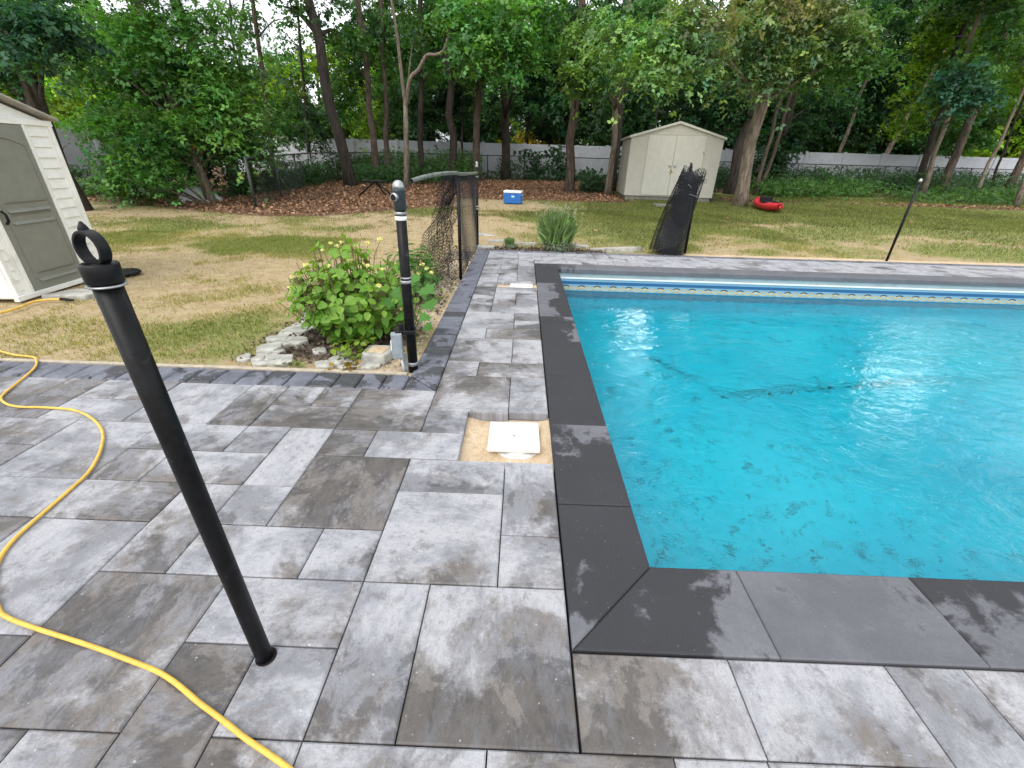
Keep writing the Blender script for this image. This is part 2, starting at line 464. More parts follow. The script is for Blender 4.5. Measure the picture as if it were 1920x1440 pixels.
def thing(name, label, cat, loc, group=None):
    o = bpy.data.objects.new(name, None); C.objects.link(o)
    o.location = loc; o.empty_display_size = .2
    WLOC[o.name] = Vector(loc)
    return tag(o, label, cat, group)
def tag(o, label, cat, group=None):
    o['label'] = label; o['category'] = cat
    if group: o['group'] = group
    return o
def kind(o, k, label=None):
    o['kind'] = k
    if label: o['label'] = label
    return o

def np_mesh(name, V, F, material, parent=None, col=None, attrs=None, smooth=False):
    """V (n,3), F (m,k) index arrays, col (n,4) per vertex"""
    me = bpy.data.meshes.new(name)
    o = bpy.data.objects.new(name, me); C.objects.link(o)
    if parent is not None:
        o.parent = parent; off = WLOC[parent.name]; WLOC[o.name] = off
        V = V - np.array(off)
    else: WLOC[o.name] = Vector((0, 0, 0))
    k = F.shape[1]
    me.vertices.add(len(V)); me.vertices.foreach_set('co', V.astype(np.float32).ravel())
    me.loops.add(F.size); me.loops.foreach_set('vertex_index', F.astype(np.int32).ravel())
    me.polygons.add(len(F)); me.polygons.foreach_set('loop_start', np.arange(0, F.size, k, dtype=np.int32))
    me.polygons.foreach_set('loop_total', np.full(len(F), k, dtype=np.int32))
    if smooth: me.polygons.foreach_set('use_smooth', np.ones(len(F), dtype=bool))
    me.update(calc_edges=True)
    if col is not None:
        a = me.attributes.new('Col', 'FLOAT_COLOR', 'POINT'); a.data.foreach_set('color', col.astype(np.float32).ravel())
    for nm, (ty, arr) in (attrs or {}).items():
        a = me.attributes.new(nm, ty, 'POINT')
        a.data.foreach_set('vector' if ty == 'FLOAT_VECTOR' else 'color', arr.astype(np.float32).ravel())
    me.materials.append(material)
    return o

# leaf templates: x across, y along, z up
T_LEAF = (np.array([(0, 0, 0), (-.36, .42, .10), (0, 1, -.06), (.36, .42, .10)], float), np.array([(0, 3, 2), (0, 2, 1)]))
def spray(k=3):
    V, F = [], []
    rr = random.Random(3)
    for i in range(k):
        a = (i-(k-1)/2)*1.05 + rr.uniform(-.2, .2)
        ca, sa = math.cos(a), math.sin(a); t = rr.uniform(-.25, .25)
        for x, y, z in T_LEAF[0]:
            x, y = x*.62, y*.66+.12
            V.append((x*ca+y*sa, -x*sa+y*ca, z*.7+y*t))
        F += [tuple(j+4*i for j in f) for f in T_LEAF[1]]
    return np.array(V), np.array(F)
T_SPRAY = spray(3)
T_SPRAY5 = spray(5)
_ov = [(0, 0), (.30, .22), (.37, .45), (.24, .74), (0, 1.0), (-.24, .74), (-.37, .45), (-.30, .22)]
T_OVATE = (np.array([(0, .45, -.05)] + [(x, y, abs(x)*.28-.10*y*y) for x, y in _ov], float),
           np.array([(0, i+1, (i+1) % 8+1) for i in range(8)]))
_mp = [(0, 0), (.16, .12), (.48, .06), (.40, .28), (.62, .48), (.36, .52), (.30, .70), (.14, .68), (0, 1.0), (-.14, .68), (-.30, .70), (-.36, .52), (-.62, .48), (-.40, .28), (-.48, .06), (-.16, .12)]
T_MAPLE = (np.array([(0, .4, -.04)] + [(x, y, abs(x)*.15-.08*y) for x, y in _mp], float),
           np.array([(0, i+1, (i+1) % 16+1) for i in range(16)]))
T_BLADE = (np.array([(-.5, 0, 0), (.5, 0, 0), (0.1, .25, 1.0)], float), np.array([(0, 1, 2)]))
T_FLAT = (np.array([(0, 0, 0), (-.4, .5, .12), (0, 1, .05), (.4, .5, -.08)], float), np.array([(0, 3, 2), (0, 2, 1)]))

def scatter(name, cen, up, size, col, tmpl, material, parent=None, axis=None, width=1.0):
    """instances of a leaf template baked into one mesh; up = leaf normal, axis = leaf direction hint"""
    n = len(cen)
    up = up/np.linalg.norm(up, axis=1, keepdims=True)
    if axis is None: axis = R.normal(size=(n, 3))
    ax = axis - up*np.sum(axis*up, axis=1, keepdims=True)
    ax /= np.maximum(np.linalg.norm(ax, axis=1, keepdims=True), 1e-6)
    sx = np.cross(ax, up)
    tv, tf = tmpl
    V = (cen[:, None, :] + size[:, None, None]*(tv[None, :, 0:1]*sx[:, None, :]*width + tv[None, :, 1:2]*ax[:, None, :] + tv[None, :, 2:3]*up[:, None, :]))
    nv = len(tv)
    F = (np.arange(n)[:, None, None]*nv + tf[None]).reshape(-1, tf.shape[1])
    cc = np.repeat(col, nv, axis=0)
    cc = np.concatenate([cc, np.ones((len(cc), 1))], axis=1)
    return np_mesh(name, V.reshape(-1, 3), F, material, parent, cc)

def foliage_points(blobs, per, clump=.32, flat=.45, tilt=.55):
    """blobs: (x,y,z,rx,ry,rz,colour,density) -> centres, normals, colours; leaves gather in flattened clumps"""
    P_, U_, K_ = [], [], []
    for (x, y, z, rx, ry, rz, colr, dens) in blobs:
        n = int(per*dens)
        if n < 3: continue
        k = max(3, n//26)
        d = R.normal(size=(k, 3)); d /= np.linalg.norm(d, axis=1, keepdims=True)
        cc = d*(R.random((k, 1))**.42)*np.array([rx, ry, rz]) + np.array([x, y, z])
        tone = np.clip(R.normal(1, .34, size=(k, 1)), .35, 1.9)
        hue = R.normal(0, .10, size=(k, 1))
        idx = R.integers(0, k, n)
        rc = clump*np.array([1, 1, flat])*(.7+.6*R.random((n, 1)))
        off = R.normal(size=(n, 3))*rc*.75
        off[:, 2] -= .35*(off[:, 0]**2+off[:, 1]**2)/max(clump, .05)
        P_.append(cc[idx]+off)
        u = R.normal(size=(n, 3))*tilt + np.array([0, 0, 1.0]) + off*np.array([1, 1, 0])*1.2/max(clump, .1)*.4
        U_.append(u)
        c = 1.2*np.array(colr)[None]*tone[idx]*np.clip(R.normal(1, .16, size=(n, 1)), .5, 1.6)
        c = c*np.array([1, 1, 1]) + c*np.concatenate([hue[idx]*1.6, hue[idx]*.4, -hue[idx]], axis=1)
        K_.append(np.clip(c, .004, .9))
    P_, U_, K_ = np.concatenate(P_), np.concatenate(U_), np.concatenate(K_)
    az = np.degrees(np.arctan2(P_[:, 0], P_[:, 1])); el = np.degrees(np.arctan2(P_[:, 2]-CAMZ, np.hypot(P_[:, 0], P_[:, 1])))
    dist = np.hypot(P_[:, 0], P_[:, 1]); elw = np.degrees(np.arctan2(P_[:, 2]+2.05, dist)); q = R.random(len(az))
    gap = ((az > 14) & (az < 19.5) & (elw > 18) & (elw < 28) & (dist > 14.5) & (q < .93)) | ((az > 41) & (az < 46) & (elw > 15.5) & (elw < 23) & (q < .93)) | ((az > -34) & (az < -21) & (el > 8.2) & (q < .45))
    return P_[~gap], U_[~gap], K_[~gap]

# ================================================================== SETTING
U, X0, Y0 = .2485, .2025, .083
GAP = .0022
class Slabs:
    """paving stones as chamfered blocks in one sheet, each with its own tone"""
    def __init__(s): s.V, s.F, s.uv, s.tp, s.gr = [], [], [], [], []
    def poly(s, pts, tone, zt=0.0, zb=-.06, cham=.005, gap=GAP, turn=None, grad=None):
        pts = [Vector((p[0], p[1])) for p in pts]
        n = len(pts)
        def inset(d):
            out = []
            for i in range(n):
                a, b_, c = pts[i-1], pts[i], pts[(i+1) % n]
                e1, e2 = (b_-a).normalized(), (c-b_).normalized()
                n1, n2 = Vector((-e1.y, e1.x)), Vector((-e2.y, e2.x))
                k = (n1+n2); k = k/max(k.dot(n1), .2)
                out.append(b_+k*d)
            return out
        dz = random.gauss(0, .0008)
        lo, hi = inset(gap), inset(gap+cham)
        o = len(s.V)
        tx, ty = random.gauss(0, .0012), random.gauss(0, .0012)
        cx = sum(p.x for p in pts)/n; cy = sum(p.y for p in pts)/n
        for z, ring in ((zb, lo), (zt+dz-cham*.8, lo), (zt+dz, hi)):
            for p in ring: s.V.append((p.x, p.y, z + (tx*(p.x-cx)+ty*(p.y-cy) if z > zb else 0)))
        for k in (0, 1):
            for i in range(n):
                j = (i+1) % n
                s.F.append((o+k*n+i, o+k*n+j, o+(k+1)*n+j, o+(k+1)*n+i))
        s.F.append(tuple(o+2*n+i for i in range(n)))
        ox, oy = random.uniform(0, 90), random.uniform(0, 90)
        t = random.random() < .5 if turn is None else turn
        g_ = grad if grad is not None else (random.gauss(0, .45), random.gauss(0, .45))
        w_, h_ = max(p.x for p in pts)-min(p.x for p in pts), max(p.y for p in pts)-min(p.y for p in pts)
        for z_ in range(3):
            for p in lo:
                s.gr.append((p.x-cx)/w_*g_[0]+(p.y-cy)/h_*g_[1])
                u, v = p.x+ox, p.y+oy
                s.uv.append((v, u, ox) if t else (u, v, ox))
                s.tp.append((*tone, 1))
    def rect(s, x0, x1, y0, y1, tone, **k): s.poly([(x0, y0), (x1, y0), (x1, y1), (x0, y1)], tone, **k)
    def build(s, name, material):
        me = bpy.data.meshes.new(name)
        me.from_pydata(s.V, [], s.F); me.materials.append(material)
        a = me.attributes.new('tuv', 'FLOAT_VECTOR', 'POINT'); a.data.foreach_set('vector', np.array(s.uv, np.float32).ravel())
        a = me.attributes.new('tp', 'FLOAT_COLOR', 'POINT'); a.data.foreach_set('color', np.array(s.tp, np.float32).ravel())
        a = me.attributes.new('drying', 'FLOAT', 'POINT'); a.data.foreach_set('value', np.array(s.gr, np.float32))
        o = bpy.data.objects.new(name, me); C.objects.link(o)
        return kind(o, 'structure')

# ---- patio pavers: (col0, col1, row0, row1, haze, warm, dark, streak across?)
TILES = [
 (0,1,2,3,.48,.62,.58,1),(2,2,2,3,.52,.42,.45,1),(3,4,3,3,.58,.55,.42,0),(3,3,2,2,.56,.2,.40,0),(4,4,1,2,.05,.75,.62,0),
 (5,6,2,3,.30,.72,.62,1),(7,8,3,4,.72,.35,.30,1),(6,6,4,5,.38,.75,.52,1),(4,5,4,4,.55,.35,.35,0),(3,3,4,4,.66,.3,.45,0),
 (1,2,4,5,.86,.45,.42,0),(0,0,4,4,.50,.4,.48,0),(0,0,5,6,.55,.3,.38,1),(1,2,6,6,.50,.2,.50,0),(3,4,5,6,.10,.80,.66,1),
 (5,5,5,5,.55,.2,.35,0),(5,5,6,7,.85,.45,.40,1),(6,7,6,6,.50,.35,.42,0),(7,8,5,5,.42,.6,.62,0),(6,6,7,7,.40,.3,.62,0),
 (7,8,7,7,.80,.3,.35,0),(4,4,7,7,.05,.7,.60,0),(2,3,7,7,.72,.3,.40,0),(2,2,8,8,.45,.2,.60,0),(3,4,8,9,.25,.85,.62,0),
 (5,6,8,8,.15,.7,.66,0),(5,5,9,9,.30,.6,.55,0),(6,6,9,9,.45,.5,.55,0),(7,7,8,9,.20,.65,.62,1),(8,9,8,9,.82,.35,.35,1),
 (1,2,9,10,.55,.85,.50,0),(0,0,9,10,.66,.2,.35,0),(2,2,11,11,.40,.5,.55,0),(0,1,11,11,.30,.85,.58,0),(1,2,12,13,.62,.6,.52,0),
 (0,0,12,13,.66,.7,.40,0),(2,2,14,14,.62,.3,.40,0),(0,1,14,14,.35,.85,.52,0),(1,2,15,16,.66,.35,.48,0),(0,0,15,15,.55,.4,.5,0),(0,0,16,16,.5,.4,.45,0),
 (1,2,1,1,.62,.4,.48,0),(3,3,1,1,.30,.7,.6,0),(5,5,1,1,.60,.65,.40,0),(6,7,1,1,.45,.6,.5,0),(3,4,0,0,.6,.4,.5,0),
 (9,10,6,7,.70,.35,.35,0),(11,12,7,7,.35,.6,.55,0),(10,11,8,8,.72,.25,.35,0),(10,11,9,9,.40,.5,.5,0),(9,10,5,5,.75,.3,.35,0),
 (9,9,4,4,.35,.6,.58,0),(7,7,2,2,.35,.6,.55,1),(-1,0,1,1,.45,.85,.5,0),(11,11,5,6,.6,.4,.4,1),
]
slabs = Slabs()
used = set()
def cellx(c): return X0-(c+1)*U, X0-c*U
GRADS = {(0, 2): (-.25, .95), (2, 2): (.1, .7), (3, 2): (-.35, -.2), (1, 4): (0, .75), (0, 4): (-.6, .2), (0, 5): (-.3, .3), (1, 6): (.2, .5), (3, 5): (.1, -.5), (5, 6): (0, .4), (5, 2): (.2, -.2), (7, 5): (-.95, 0), (2, 7): (.3, -.2), (1, 9): (0, -.95), (4, 1): (0, 0), (7, 3): (-.3, 0), (4, 4): (-.3, .1), (3, 3): (-.3, .4)}
def put(c0, c1, r0, r1, tone, turn=None):
    for c in range(c0, c1+1):
        for r_ in range(r0, r1+1): used.add((c, r_))
    x0, x1 = cellx(c1)[0], cellx(c0)[1]
    slabs.rect(x0, x1, Y0+r0*U, Y0+(r1+1)*U, tone, turn=turn, grad=GRADS.get((c0, r0)))
for c0, c1, r0, r1, hz_, wm_, dk_, tn_ in TILES: put(c0, c1, r0, r1, (hz_, wm_, dk_), bool(tn_))
PITS = {(0, 7), (1, 7), (0, 8), (1, 8), (0, 21), (1, 21)}
def deck_ok(c, r_):
    if (c, r_) in PITS: return False
    if c < 0: return -43 <= c and r_ <= 1
    if c <= 2: return r_ <= 25
    return c <= 34 and r_ <= 9
rr = random.Random(21)
for r_ in range(-9, 26):
    for c in list(range(-43, 35)):
        if (c, r_) in used or not deck_ok(c, r_): continue
        opts = [(2, 2), (2, 1), (1, 2), (2, 1), (2, 2), (1, 1)]
        rr.shuffle(opts); opts.append((1, 1))
        for w, h in opts:
            cells = [(c+i, r_+j) for i in range(w) for j in range(h)]
            if all(q not in used and deck_ok(*q) for q in cells):
                b_ = .55 if r_ > 11 else .46
                put(c, c+w-1, r_, r_+h-1, (rr.gauss(b_, .17), rr.gauss(.48, .16), rr.gauss(.47, .10)), rr.random() < .5)
                break
# the tile right behind the near skimmer pit overhangs it a little
slabs.rect(X0-2*U, X0-U, Y0+8.93*U, Y0+9*U, (.3, .6, .6))
# row along the near coping (slightly deeper) and the band beyond the pool
x = X0+.004
for w, tn in ((2, (.46, .95, .50)), (2, (.90, .45, .40)), (1, (.62, .15, .38)), (2, (.55, .9, .55)), (2, (.6, .4, .4)), (1, (.5, .4, .5)), (2, (.7, .3, .4)), (2, (.5, .6, .5)), (2, (.6, .5, .5)), (1, (.6, .4, .4)), (2, (.7, .5, .5)), (2, (.5, .5, .4)), *[(2, (.6, .5, .5))]*11):
    slabs.rect(x, x+w*U, Y0+2*U, .846, tn, turn=True, grad=(1.0, .1) if x < .3 else (-.2, .6) if x < .8 else None); x += w*U
FY0, FY1 = 6.745, 7.60
y_rows = [FY0, FY0+.285, FY0+.57, FY1]
xa = X0-3*U+.001
for k in range(3):
    x = X0+.003 if k == 0 else xa
    while x < 10.9:
        w = rr.choice((1, 1.5, 2, 2))*U
        slabs.rect(x, x+w, y_rows[k], y_rows[k+1], (rr.gauss(.86, .12), rr.gauss(.36, .15), rr.gauss(.36, .10)), turn=rr.random() < .5)
        x += w
# walkway ends at the band: close the small rest
slabs.rect(xa, xa+2*U, Y0+26*U, y_rows[1], (.6, .4, .5)); slabs.rect(xa+2*U, X0, Y0+26*U, y_rows[1], (.7, .3, .5))
slabs.build('patio_paving', M['tile'])

# ---- dark border pavers
bs = Slabs()
BX0, BX1, BY0, BY1 = -.772, X0-3*U-.002, Y0+10*U+.002, Y0+10*U+.228
x = BX0
def btone(): return (.5, .5, rr.gauss(.50, .16))
while x > -8.6:
    bs.rect(x-.1655, x, BY0, BY1, btone() if x > -2.9 else (.5, .5, .3), gap=.004, cham=.011); x -= .1655
y = BY1
while y < FY1+.16:
    bs.rect(BX0, BX1, y, y+.1655, btone() if y < 4.2 else (.5, .5, .32), gap=.004, cham=.011); y += .1655
ytop = y
bs.poly([(BX0, BY1), (BX0, BY0), (BX1, BY0)], btone(), gap=.004, cham=.011)
bs.poly([(BX0, BY1), (BX1, BY0), (BX1, BY1)], btone(), gap=.004, cham=.011)
x = BX1+.003
while x < 11:
    bs.rect(x, x+.166*1.5, FY1+.003, FY1+.17, (.5, .5, .3), gap=.004, cham=.009); x += .166*1.5
bs.build('border_paving', M['border'])

# ---- pool coping
cs = Slabs()
CX0, CX1, CY0, CY1 = .2075, .5455, .8505, 1.1905
FC0, FC1, PX1 = 6.40, 6.74, 9.70
def cop(pts, d, grad=None): cs.poly(pts, (.5, .5, d), zt=.004, zb=-.052, cham=.006, gap=.0015, grad=grad)
js = [None, 1.521, 2.2, 2.876, 3.545, 4.214, 4.883, 5.565, None]
dk = [.68, .64, .90, .92, .66, .54, .50, .58]
for i in range(8):
    if i == 0: cop([(CX0, CY0), (CX1, CY1), (CX1, js[1]), (CX0, js[1])], dk[0]+.0, (-.25, -.95))
    elif i == 7: cop([(CX0, js[7]), (CX1, js[7]), (CX1, FC0), (CX0, FC1)], .86)
    else: cop([(CX0, js[i]), (CX1, js[i]), (CX1, js[i+1]), (CX0, js[i+1])], dk[i], {1: (-.1, 1.1), 2: (.2, .1), 3: (.3, .1), 4: (.9, .2), 5: (-1.0, 0), 6: (-1.0, 0)}[i])
jx = [.878, 1.543, 2.21, 2.88, 3.55, 4.22, 4.89, 5.56, 6.23, 6.9, 7.57, 8.24, 8.91]
nd = [.53, .40, .50]+[.45]*20
cop([(CX0, CY0), (jx[0], CY0), (jx[0], CY1), (CX1, CY1)], nd[0]+.02, (.95, -.2))
for i in range(len(jx)-1): cop([(jx[i], CY0), (jx[i+1], CY0), (jx[i+1], CY1), (jx[i], CY1)], nd[i+1])
cop([(jx[-1], CY0), (PX1+.34, CY0), (PX1, CY1), (jx[-1], CY1)], .4)
x = CX1; xs = [1.1]+[1.1+.9*k for k in range(1, 10)]
cop([(CX1, FC0), (xs[0], FC0), (xs[0], FC1), (CX0, FC1)], .52)
for i in range(len(xs)-1):
    cop([(xs[i], FC0), (xs[i+1], FC0), (xs[i+1], FC1), (xs[i], FC1)], .22, (0, 0))
cop([(xs[-1], FC0), (PX1, FC0), (PX1+.34, FC1), (xs[-1], FC1)], .22, (0, 0))
cop([(PX1, CY1), (PX1+.34, CY0), (PX1+.34, FC1), (PX1, FC0)], .35)
cs.build('pool_coping', M['coping'])
# deck right of the pool
ds = Slabs()
for j in range(0, 26):
    ds.rect(PX1+.345, PX1+.345+2*U, .846+j*.2265, .846+(j+1)*.2265, (.6, .4, .4))
ds.build('side_paving', M['tile'])

# ---- base sheet of joint sand under the paving, with holes for pool and skimmer pits
g = MB()
BASEZ = -.052
def sheet(x0, x1, y0, y1, z): g.add([(x0, y0, z), (x1, y0, z), (x1, y1, z), (x0, y1, z)], [(0, 1, 2, 3)])
PLX0, PLY0, PLY1 = .556, 1.203, 6.43
sheet(-8.5, 11, -2.2, .86, BASEZ)
for a, b_ in ((.86, Y0+7*U), (Y0+9*U, Y0+10*U)):
    sheet(-8.5, PLX0-.03, a, b_, BASEZ)
sheet(-8.5, X0-2*U, Y0+7*U, Y0+9*U, BASEZ); sheet(X0, PLX0-.03, Y0+7*U, Y0+9*U, BASEZ)
sheet(-8.5, BX0, Y0+10*U, Y0+10*U+.225, BASEZ)
sheet(BX0, PLX0-.03, Y0+10*U, Y0+20.5*U, BASEZ)
sheet(BX0, X0-2*U, Y0+20.5*U, Y0+22*U, BASEZ); sheet(X0, PLX0-.03, Y0+20.5*U, Y0+22*U, BASEZ)
sheet(BX0, PLX0-.03, Y0+22*U, PLY1, BASEZ)
sheet(BX0, 11, PLY1+.03, FY1+.17, BASEZ)
sheet(PLX0-.03, 11, .86, 1.19, BASEZ); sheet(PX1+.03, 11, 1.19, PLY1+.03, BASEZ)
kind(g.build('paving_bed', simple('joint_sand', (.035, .033, .03), .95, 0, .4, 40)), 'structure')

# ---- skimmer pits (sand floors, slightly mounded)
def pit(x0, x1, y0, y1, zf):
    n = 24
    gx, gy = np.meshgrid(np.linspace(x0, x1, n), np.linspace(y0, y1, n))
    z = zf + .022*(fbm(gx, gy, 7, 4, 5)-.5) + .016*sstep(np.abs((gx-(x0+x1)/2)/(x1-x0)*2), .6, 1)
    V = np.stack([gx, gy, z], -1).reshape(-1, 3)
    i = np.arange(n*n).reshape(n, n)
    F = np.stack([i[:-1, :-1], i[:-1, 1:], i[1:, 1:], i[1:, :-1]], -1).reshape(-1, 4)
    return kind(np_mesh('sand_bed', V, F, M['sand'], smooth=True), 'structure')
pit(X0-2*U-.02, X0+.02, Y0+7*U-.02, Y0+9*U+.02, -.060)
pit(X0-2*U-.02, X0+.02, Y0+20.5*U-.02, Y0+22*U+.02, -.045)

# ---- pool shell, seam, track and water
WZ = -.325
pool = MB()
def wall(p, q, z0, z1): pool.add([(*p, z0), (*q, z0), (*q, z1), (*p, z1)], [(0, 1, 2, 3)])
NS = 40
corner = [(PLX0, PLY0), (PX1+.02, PLY0), (PX1+.02, PLY1), (PLX0, PLY1)]
for i in range(4): wall(corner[i], corner[(i+1) % 4], -2.4, -.05)
fz = lambda x_, y_: -1.15 - .75*float(sstep(np.array(math.hypot(max(0, x_-1.9), 0)), 0, 2.6))*float(sstep(np.array(y_), 1.9, 3.6))*(1-float(sstep(np.array(y_), 4.4, 6.0)))
nx, ny = 60, 36
o_ = len(pool.v)
for j in range(ny+1):
    for i in range(nx+1):
        x_ = PLX0+(PX1+.02-PLX0)*i/nx; y_ = PLY0+(PLY1-PLY0)*j/ny
        pool.v.append((x_, y_, fz(x_, y_)))
for j in range(ny):
    for i in range(nx):
        a = o_+j*(nx+1)+i
        pool.f.append((a, a+1, a+nx+2, a+nx+1))
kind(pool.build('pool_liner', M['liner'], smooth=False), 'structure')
tr = MB()
for (p, q, nrm) in ((corner[3], corner[2], (0, -1)), (corner[0], corner[3], (1, 0)), (corner[0], corner[1], (0, 1)), (corner[1], corner[2], (-1, 0))):
    mx, my = (p[0]+q[0])/2+nrm[0]*.003, (p[1]+q[1])/2+nrm[1]*.003
    L_ = math.hypot(q[0]-p[0], q[1]-p[1])
    tr.box((mx, my, -.131), (L_ if nrm[0] == 0 else .012, L_ if nrm[1] == 0 else .012, .022))
kind(tr.build('liner_track', M['bead'], bevel=.003), 'structure')
tr = MB()
for (p, q, nrm) in ((corner[3], corner[2], (0, -1)), (corner[0], corner[3], (1, 0)), (corner[0], corner[1], (0, 1)), (corner[1], corner[2], (-1, 0))):
    mx, my = (p[0]+q[0])/2+nrm[0]*.001, (p[1]+q[1])/2+nrm[1]*.001
    L_ = math.hypot(q[0]-p[0], q[1]-p[1])
    tr.box((mx, my, -.088), (L_ if nrm[0] == 0 else .007, L_ if nrm[1] == 0 else .007, .062))
kind(tr.build('coping_underside', M['track']), 'structure')
# seam where the shallow floor meets the slope
sm = MB()
seam_px = [(1215, 668), (1262, 690), (1310, 712), (1352, 740), (1400, 738), (1450, 732), (1500, 728), (1560, 724), (1640, 718), (1740, 712), (1850, 708), (1980, 700)]
def floor_hit(px, py):
    p = on(px, py, WZ); d = ray(px, py).normalized()
    # bend the line of sight into the water
    nrm = Vector((0, 0, 1)); eta = 1/1.33; ci = -d.dot(nrm)
    t = d*eta + nrm*(eta*ci-math.sqrt(max(0, 1-eta*eta*(1-ci*ci))))
    for k in range(400):
        q = p + t*(k*.01)
        if q.z <= fz(q.x, q.y)+.004: break
    return q
pts = [floor_hit(*p) for p in seam_px]
path = []
for i in range(len(pts)-1):
    for k in range(6): path.append(pts[i].lerp(pts[i+1], k/6) + Vector((random.uniform(-.012, .012), random.uniform(-.025, .025), 0)))
ws = [.026*(1 if i < 45 else max(.25, 1-(i-45)/30)) for i in range(len(path))]
o_ = 0
for i, p in enumerate(path):
    sm.v += [(p.x, p.y-ws[i], fz(p.x, p.y)+.012), (p.x, p.y+ws[i], fz(p.x, p.y)+.012)]
for i in range(len(path)-1): sm.f.append((2*i, 2*i+2, 2*i+3, 2*i+1))
kind(sm.build('liner_seam', M['seam']), 'structure')
wt = MB()
wt.add([(PLX0-.01, PLY0-.01, WZ), (PX1+.03, PLY0-.01, WZ), (PX1+.03, PLY1+.01, WZ), (PLX0-.01, PLY1+.01, WZ)], [(0, 1, 2, 3)])
kind(wt.build('pool_water', M['water']), 'structure')

# ---- ground: one sheet, finer near the viewer, cut out under paving and pool
def axis_pts(fine0, fine1, step, lo, hi, extra):
    a = list(np.arange(fine0, fine1, step)); v = fine0; s_ = step
    while v > lo: s_ *= 1.25; v -= s_; a.append(v)
    v = a[int((fine1-fine0)/step)-1]; s_ = step
    while v < hi: s_ *= 1.25; v += s_; a.append(v)
    return np.unique(np.round(np.array(a+extra), 4))
gx = axis_pts(-16, 24, .2, -120, 120, [-8.5, BX0-.001, 11.0])
gy = axis_pts(-2, 31, .2, -40, 200, [BY1, FY1+.17, -2.2])
XX, YY = np.meshgrid(gx, gy)
def zone(x_, y_):
    """grass, sand, litter, mulch weights"""
    n = fbm(x_, y_, .55, 5, 3); n2 = fbm(x_, y_, 1.9, 3, 9)
    gr = .24 + 1.5*(n-.44) + .6*(n2-.5)
    left = sstep(-x_, .2, 2.5)*sstep(-y_, -12, -6)
    gr = gr - .10*left + .60*sstep(x_, -1.0, 2.0) + .18*sstep(y_, 8.5, 11.0)*sstep(x_, -1, 1)
    gr += .35*np.exp(-(((x_+3.0)/.9)**2+((y_-3.4)/.5)**2)) + .35*np.exp(-(((x_+4.7)/1.6)**2+((y_-7.8)/.5)**2)) + .25*np.exp(-(((x_+6)/2.5)**2+((y_-9.2)/.6)**2))
    gr -= .55*np.exp(-(((x_-.6)/2.2)**2+((y_-14.2)/1.1)**2)) + .7*np.exp(-(((x_-10.5)/4.2)**2+((y_-10.2)/.75)**2)) + .5*np.exp(-(((x_-7.0)/1.4)**2+((y_-12.0)/.6)**2))
    gr -= .35*sstep(-y_, -8.8, -8.1)*sstep(x_, .5, 2)
    sa = np.where((x_ > 2.9) & (y_ < 8.12), 1.0, 0.0)*sstep(y_, 7.5, 7.7)*(1-sstep(y_, 7.92, 8.2))
    sa = np.maximum(sa, np.where((x_ > -1.08) & (x_ < -.7) & (y_ > 2.7), .62+.3*np.sin(y_*3.1), 0)*(1-sstep(y_, 6.5, 7.5)))
    sa = np.maximum(sa, np.exp(-(((x_+.98)/.26)**2+((y_-3.0)/.22)**2))*1.3)
    sa = np.maximum(sa, .45*np.where((y_ < 2.98) & (x_ > -3.2) & (x_ < -.7) & (y_ > 2.6), 1, 0))
    edge = 12.2 + .9*np.sin(x_*.45+1) + .55*(x_+6)*sstep(x_, -7, -3)
    li = sstep(y_, edge-1.2, edge+.5)*(1-sstep(x_, -3.0, -1.5))*(1-sstep(y_, 22, 25))
    li = np.maximum(li, sstep(y_, 15.4, 17.2)*(1-sstep(x_, 3.2, 4.6))*sstep(x_, -4, -2)*.95)
    li = np.maximum(li, np.exp(-(((x_-8.6)/1.6)**2+((y_-18.5)/1.2)**2)))
    li = np.maximum(li, .75*sstep(y_, 21, 23))
    li = np.maximum(li, .8*np.exp(-(((x_-17)/6)**2+((y_-18.5)/.8)**2)))
    mu = np.exp(-(((x_+1.55)/.62)**2+((y_-3.45)/.48)**2))*1.15
    mu = np.maximum(mu, np.where((x_ > -.75) & (x_ < 1.5) & (y_ > 7.7), 1, 0)*(1-sstep(y_, 8.05, 8.25)))
    mu = np.maximum(mu, .55*np.where((x_ > -1.3) & (x_ < -.7) & (y_ > 4.2), 1, 0)*(1-sstep(y_, 7.6, 8.2)))
    return np.clip(gr, 0, 1), np.clip(sa, 0, 1), np.clip(li, 0, 1), np.clip(mu, 0, 1)
zg, zs, zl, zm = zone(XX, YY)
Zs = np.maximum(0, .021*(np.minimum(YY, 60)-8)) - .022 + .03*(fbm(XX, YY, .7, 3, 40)-.5)*sstep(np.hypot(XX, YY), 4, 9)
Vg = np.stack([XX, YY, Zs], -1).reshape(-1, 3)
ii = np.arange(XX.size).reshape(XX.shape)
Fg = np.stack([ii[:-1, :-1], ii[:-1, 1:], ii[1:, 1:], ii[1:, :-1]], -1).reshape(-1, 4)
cx = Vg[Fg].mean(1)
inside = ((cx[:, 0] > -8.5) & (cx[:, 0] < 11) & (cx[:, 1] > -2.2) & (cx[:, 1] < BY1)) | ((cx[:, 0] > BX0-.001) & (cx[:, 0] < 11) & (cx[:, 1] > 0) & (cx[:, 1] < FY1+.17))
ground = np_mesh('ground', Vg, Fg[~inside], M['ground'], smooth=True,
                 attrs={'mask': ('FLOAT_COLOR', np.stack([zg, zs, zl, zm], -1).reshape(-1, 4))})
kind(ground, 'structure')
# pale edging strip on the lawn side of the border pavers
es = MB()
x = -8.6
while x < -1.0:
    es.box((x+.3, BY1+.020, -.02), (.6, .034, .05), rot=Matrix.Rotation(random.gauss(0, .004), 3, 'Z')); x += .6
kind(es.build('edging_strip', M['concrete'], bevel=.004), 'structure')

